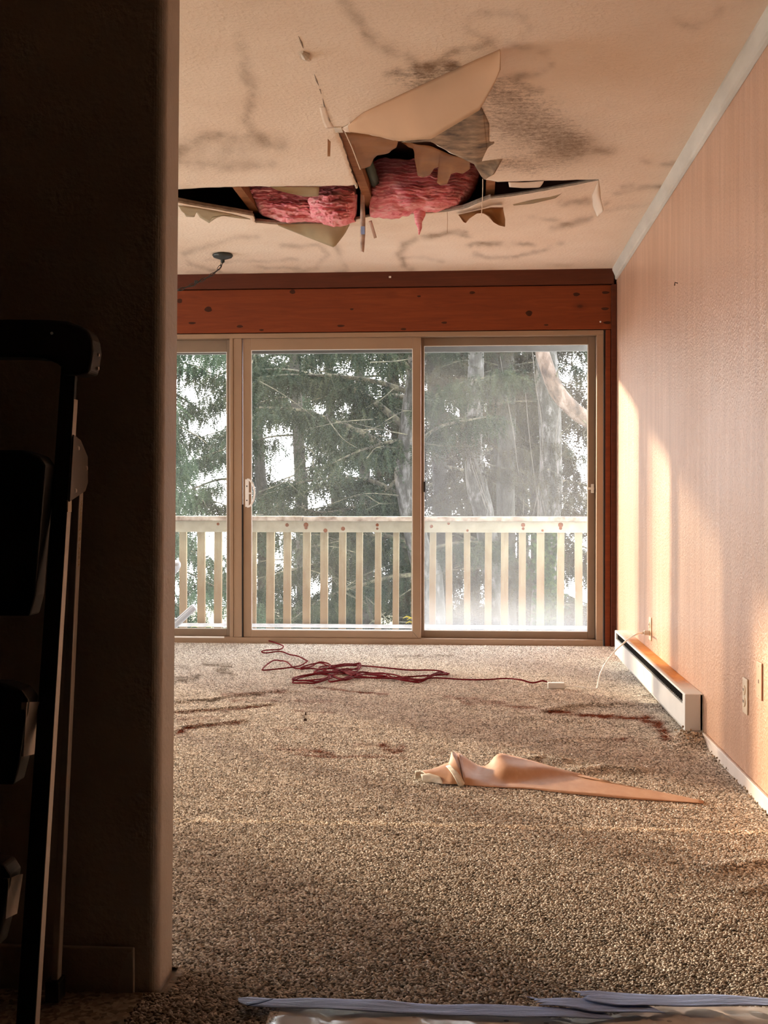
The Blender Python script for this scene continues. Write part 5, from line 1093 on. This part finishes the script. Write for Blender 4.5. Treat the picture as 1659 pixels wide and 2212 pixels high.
# main grey trunk, middle pane
yA = 14.0; pa = [Vector((at(925, 1400, yA).x, yA, GZ))] + [at(x, y, yA) for x, y in ((935, 1330), (908, 1200), (888, 1110), (876, 1020), (884, 930), (893, 850), (900, 760), (905, 640), (905, 300))]
bA = []
for s, e, dr_, r_ in (((880,1005),(560,880),.20,.05), ((884,930),(545,800),.25,.045), ((893,850),(560,815),.1,.035), ((876,1020),(640,1090),-.25,.022), ((878,1040),(700,1100),-.1,.02), ((893,800),(640,740),.15,.04), ((886,900),(1120,800),.1,.03), ((880,980),(1060,900),.1,.03), ((898,760),(760,700),.1,.03), ((882,960),(720,1000),.1,.03), ((890,860),(720,930),.15,.03), ((905,1180),(700,1170),.1,.03), ((905,1180),(600,1240),.1,.03), ((915,1240),(650,1330),.1,.03), ((880,1080),(600,1060),.2,.03), ((896,760),(1100,700),.1,.03), ((905,1200),(1100,1180),.1,.025)):
    bA.append((at(*s, yA), at(*e, yA + rr.uniform(-1.2, 1.2)), dr_, r_))
tree('spruce_tree', 'spruce with a curved grey trunk and drooping mossy boughs, centre glass', (pa[0].x, yA, GZ), pa, (.15, .085), M['bark'], bA, 'needle', .19, 150, seed=1)
tA_ = [o for o in COL.objects if o.name == 'spruce_tree'][0]; tw = MB()
for k in range(46):
    x_, y_ = rr.uniform(545, 890), rr.uniform(770, 1350); a_ = at(x_, y_, rr.uniform(12.6, 14.6)); L_ = rr.uniform(.25, 1.0); an = rr.choice((-1, 1))*rr.uniform(.1, 1.0)
    b_ = a_ + Vector((L_*math.cos(an)*rr.choice((-1, 1)), rr.uniform(-.2, .2), L_*math.sin(an)*.6)); mid = (a_+b_)/2 + Vector((rr.uniform(-.06, .06), 0, rr.uniform(-.08, .08)))
    q_ = spline([a_, mid, b_], 6); tw.tube(q_, [.006*(1-.75*i/(len(q_)-1)) for i in range(len(q_))], 5)
    if rr.random() < .6: c_ = q_[6]; tw.tube([c_, c_+Vector((rr.uniform(-.2, .2), 0, rr.uniform(-.22, .05)))], [.0035, .0015], 5)
put('twigs', tw, M['twig'], tA_)['kind'] = 'stuff'
# left bright spruce
yB = 13.2; xB = at(395, 1000, yB).x - .35; pb = [Vector((xB, yB, GZ)), Vector((xB+.05, yB, 0)), Vector((xB-.02, yB, 3)), Vector((xB, yB, 7))]
tree('spruce_tree', 'bright green spruce behind the left pane', (xB, yB, GZ), pb, (.12, .05), M['barkdark'], auto(pb, yB, -2.2, 4.2, 30, .6, 1.5, rr, None, .1, -.25, .02), 'needlelight', .15, 170, seed=2)
# dark spruce between
for i, (px, y, xd, n, lf_, label, lmx, dn) in enumerate((
    (640, 17.5, None, 34, 'needle', 'dark drooping spruce behind the left part of the middle pane', 1.9, 100),
    (780, 19.5, None, 28, 'needle', 'dense dark spruce further back behind the middle pane', 1.9, 90),
    (505, 18.5, None, 26, 'needlelight', 'pale green spruce behind the door mullion', 1.6, 80))):
    x = at(px, 1000, y).x; pp_ = [Vector((x, y, GZ)), Vector((x+.1, y, 0)), Vector((x-.05, y, 4)), Vector((x+.05, y, 8))]
    tree('spruce_tree', label, (x, y, GZ), pp_, (.12, .05), M['barkdark'], auto(pp_, y, -2.4, 4.4, n, .8, lmx, rr, None, .12, -.3, .025), lf_, .19, dn, seed=10+i)
# right pane trunks
yC = 15.0; pcn = [Vector((at(1095, 1400, yC).x, yC, GZ))] + [at(x, y, yC) for x, y in ((1080, 1390), (1048, 1130), (1030, 1050), (1022, 960), (1024, 880), (1028, 800), (1028, 700), (1030, 400))]
tree('vine_covered_tree', 'leaning grey trunk wrapped in dry vines, left in the fogged pane', (pcn[0].x, yC, GZ), pcn, (.14, .085), M['bark'], auto(pcn, yC, -1.5, 3.4, 13, .6, 1.5, rr, None, .05, -.1, .016), 'needlebrown', .17, 75, seed=21)
yD = 15.6; pd = [Vector((at(1170, 1400, yD).x, yD, GZ))] + [at(x, y, yD) for x, y in ((1172, 1350), (1184, 1150), (1190, 1000), (1186, 860), (1180, 760), (1176, 500))]
tD = tree('vine_covered_tree', 'thick straight trunk with ivy at its foot, right in the fogged pane', (pd[0].x, yD, GZ), pd, (.155, .13), M['bark'], auto(pd, yD, -1.2, 3.4, 10, .6, 1.4, rr, None, .05, -.1, .016), 'needlebrown', .16, 55, seed=22)
yE = 19.0; pe = [Vector((at(1098, 1400, yE).x, yE, GZ))] + [at(x, y, yE) for x, y in ((1095, 1300), (1092, 1050), (1096, 900), (1092, 760), (1090, 500))]
tree('bare_tree', 'dark bare trunk further back between the two vine covered trunks', (pe[0].x, yE, GZ), pe, (.15, .12), M['barkdark'], auto(pe, yE, -1.5, 4, 16, .8, 2.0, rr, None, .1, -.1, .02), 'needlebrown', .20, 75, seed=23)
zt_ = 14.5; xt_ = WX - SUN_T*(zt_-6.66)
tree('bare_tree', 'bare trunk left of the deck, outside the picture', (xt_, zt_, GZ), [Vector((xt_, zt_, GZ)), Vector((xt_+.05, zt_, 0)), Vector((xt_, zt_, 4)), Vector((xt_-.1, zt_, 9))], (.24, .17), M['bark'], [], 'needle', .2, 0, seed=60)
# vines
def vine(t, pts, y, r_=.005):
    q = [at(a, b, y-.16)+Vector((0, -.02, 0)) for a, b in pts]; put('vine', MB().tube(spline(q, 6), r_, 5), M['vine'], t, smooth=True)
for pts_ in ([(1150,760),(1158,840),(1168,900),(1172,980),(1162,1060),(1150,1115)], [(1080,770),(1095,860),(1110,940),(1118,1010),(1130,1060),(1130,1110)], [(1208,880),(1200,960),(1206,1060),(1196,1120)], [(1135,850),(1142,930),(1150,1000),(1165,1110)], [(1175,1000),(1168,1060),(1180,1120)]): vine(tD, pts_, yD)
tC = [o for o in COL.objects if o.name == 'vine_covered_tree'][0]
for pts_ in ([(1012,870),(1006,930),(1015,990),(1030,1040),(1050,1100)], [(1036,830),(1030,900),(1018,960),(1028,1020),(1060,1110)], [(1010,960),(1030,1000),(1046,1060)]): vine(tC, pts_, yC)
Pn = []; Rn_ = []; Sn = []
for k in range(1500):
    u = rr.random(); y_ = 1140+u*240; x_ = 1174+rr.gauss(0, 15)+(10 if y_ > 1250 else 0); Pn.append(tuple(at(x_, y_, yD-.15+rr.uniform(-.08, .05)))); Rn_.append((rr.gauss(0, .5), rr.gauss(0, .5), rr.gauss(0, .8))); s = rr.uniform(.03, .065); Sn.append((s, s, s))
scatter('ivy_leaves', np.array(Pn), np.array(Rn_), np.array(Sn), None, IVY, tD, M['ivy'])
# pinkish peeling tree just right of the door
yF = 12.6; xF = at(1330, 1000, yF).x
pf = [Vector((xF+.15, yF, GZ)), at(1340, 1200, yF), at(1318, 1010, yF), at(1290, 925, yF), at(1248, 893, yF), at(1216, 862, yF), at(1198, 835, yF), at(1182, 795, yF), at(1168, 745, yF), at(1150, 640, yF), at(1140, 400, yF)]
tree('peeling_bark_tree', 'pinkish peeling trunk bending across the top right of the fogged pane', (xF+.15, yF, GZ), pf, (.10, .062), M['birch'], [(at(1198, 835, yF), at(1262, 780, yF), .03, .012), (at(1230, 880, yF), at(1285, 960, yF), .0, .012), (at(1250, 893, yF), at(1225, 960, yF), 0, .008)], 'needlebrown', .12, 0, seed=31)
# tree row at the back
for i, (px, y, lf_, n) in enumerate(((330, 24, 'needle', 26), (560, 26, 'needle', 30), (860, 25, 'needle', 30), (1010, 23, 'needlebrown', 36), (1150, 25, 'needle', 32), (720, 29, 'needle', 34), (945, 20.5, 'needlebrown', 34), (1070, 21.5, 'needlebrown', 34), (1190, 22, 'needlebrown', 26), (1120, 28, 'needle', 36))):
    x = at(px, 1000, y).x; pp_ = [Vector((x, y, GZ)), Vector((x+.1, y, 0)), Vector((x-.1, y, 4)), Vector((x, y, 9))]
    tree('spruce_tree', ['back row spruce at the far left of the glass', 'back row spruce behind the mullion', 'back row spruce behind the curved grey trunk', 'olive back row tree left in the fogged pane', 'back row spruce right in the fogged pane', 'hindmost dark spruce behind the middle pane', 'olive tree just right of the door stile in the fogged pane', 'olive tree between the vine covered trunks', 'olive tree behind the thick right hand trunk', 'hindmost dark spruce behind the fogged pane'][i], (x, y, GZ), pp_, (.16, .07), M['barkdark'],
         auto(pp_, y, -3, 5.5, n, 1.0, 2.4, rr, None, .12, -.3, .03), lf_, .30, 55, seed=40+i)
for i, (x, y, l_) in enumerate(((-9.5, 31, 'far spruce left of the deck, nearest the picture edge'), (-12.8, 32, 'far spruce left of the deck, second from the picture edge'), (-16.2, 30.5, 'far spruce left of the deck, third from the picture edge'), (-19.5, 32, 'far spruce left of the deck, furthest from the picture edge'))):
    pp_ = [Vector((x, y, GZ)), Vector((x+.1, y, 0)), Vector((x-.1, y, 4)), Vector((x, y, 7.5))]; br_ = []
    for k in range(26):
        q = Vector((x, y, -2.5+9.0*k/26)); a_ = rr.uniform(0, 6.28); L_ = rr.uniform(1.0, 2.2)*(1-.02*k); br_.append((q, q+Vector((math.cos(a_)*L_, math.sin(a_)*L_*.6, -.3*L_)), .12, .03))
    tree('spruce_tree', l_, (x, y, GZ), pp_, (.16, .05), M['barkdark'], br_, 'needle', .32, 45, seed=70+i)
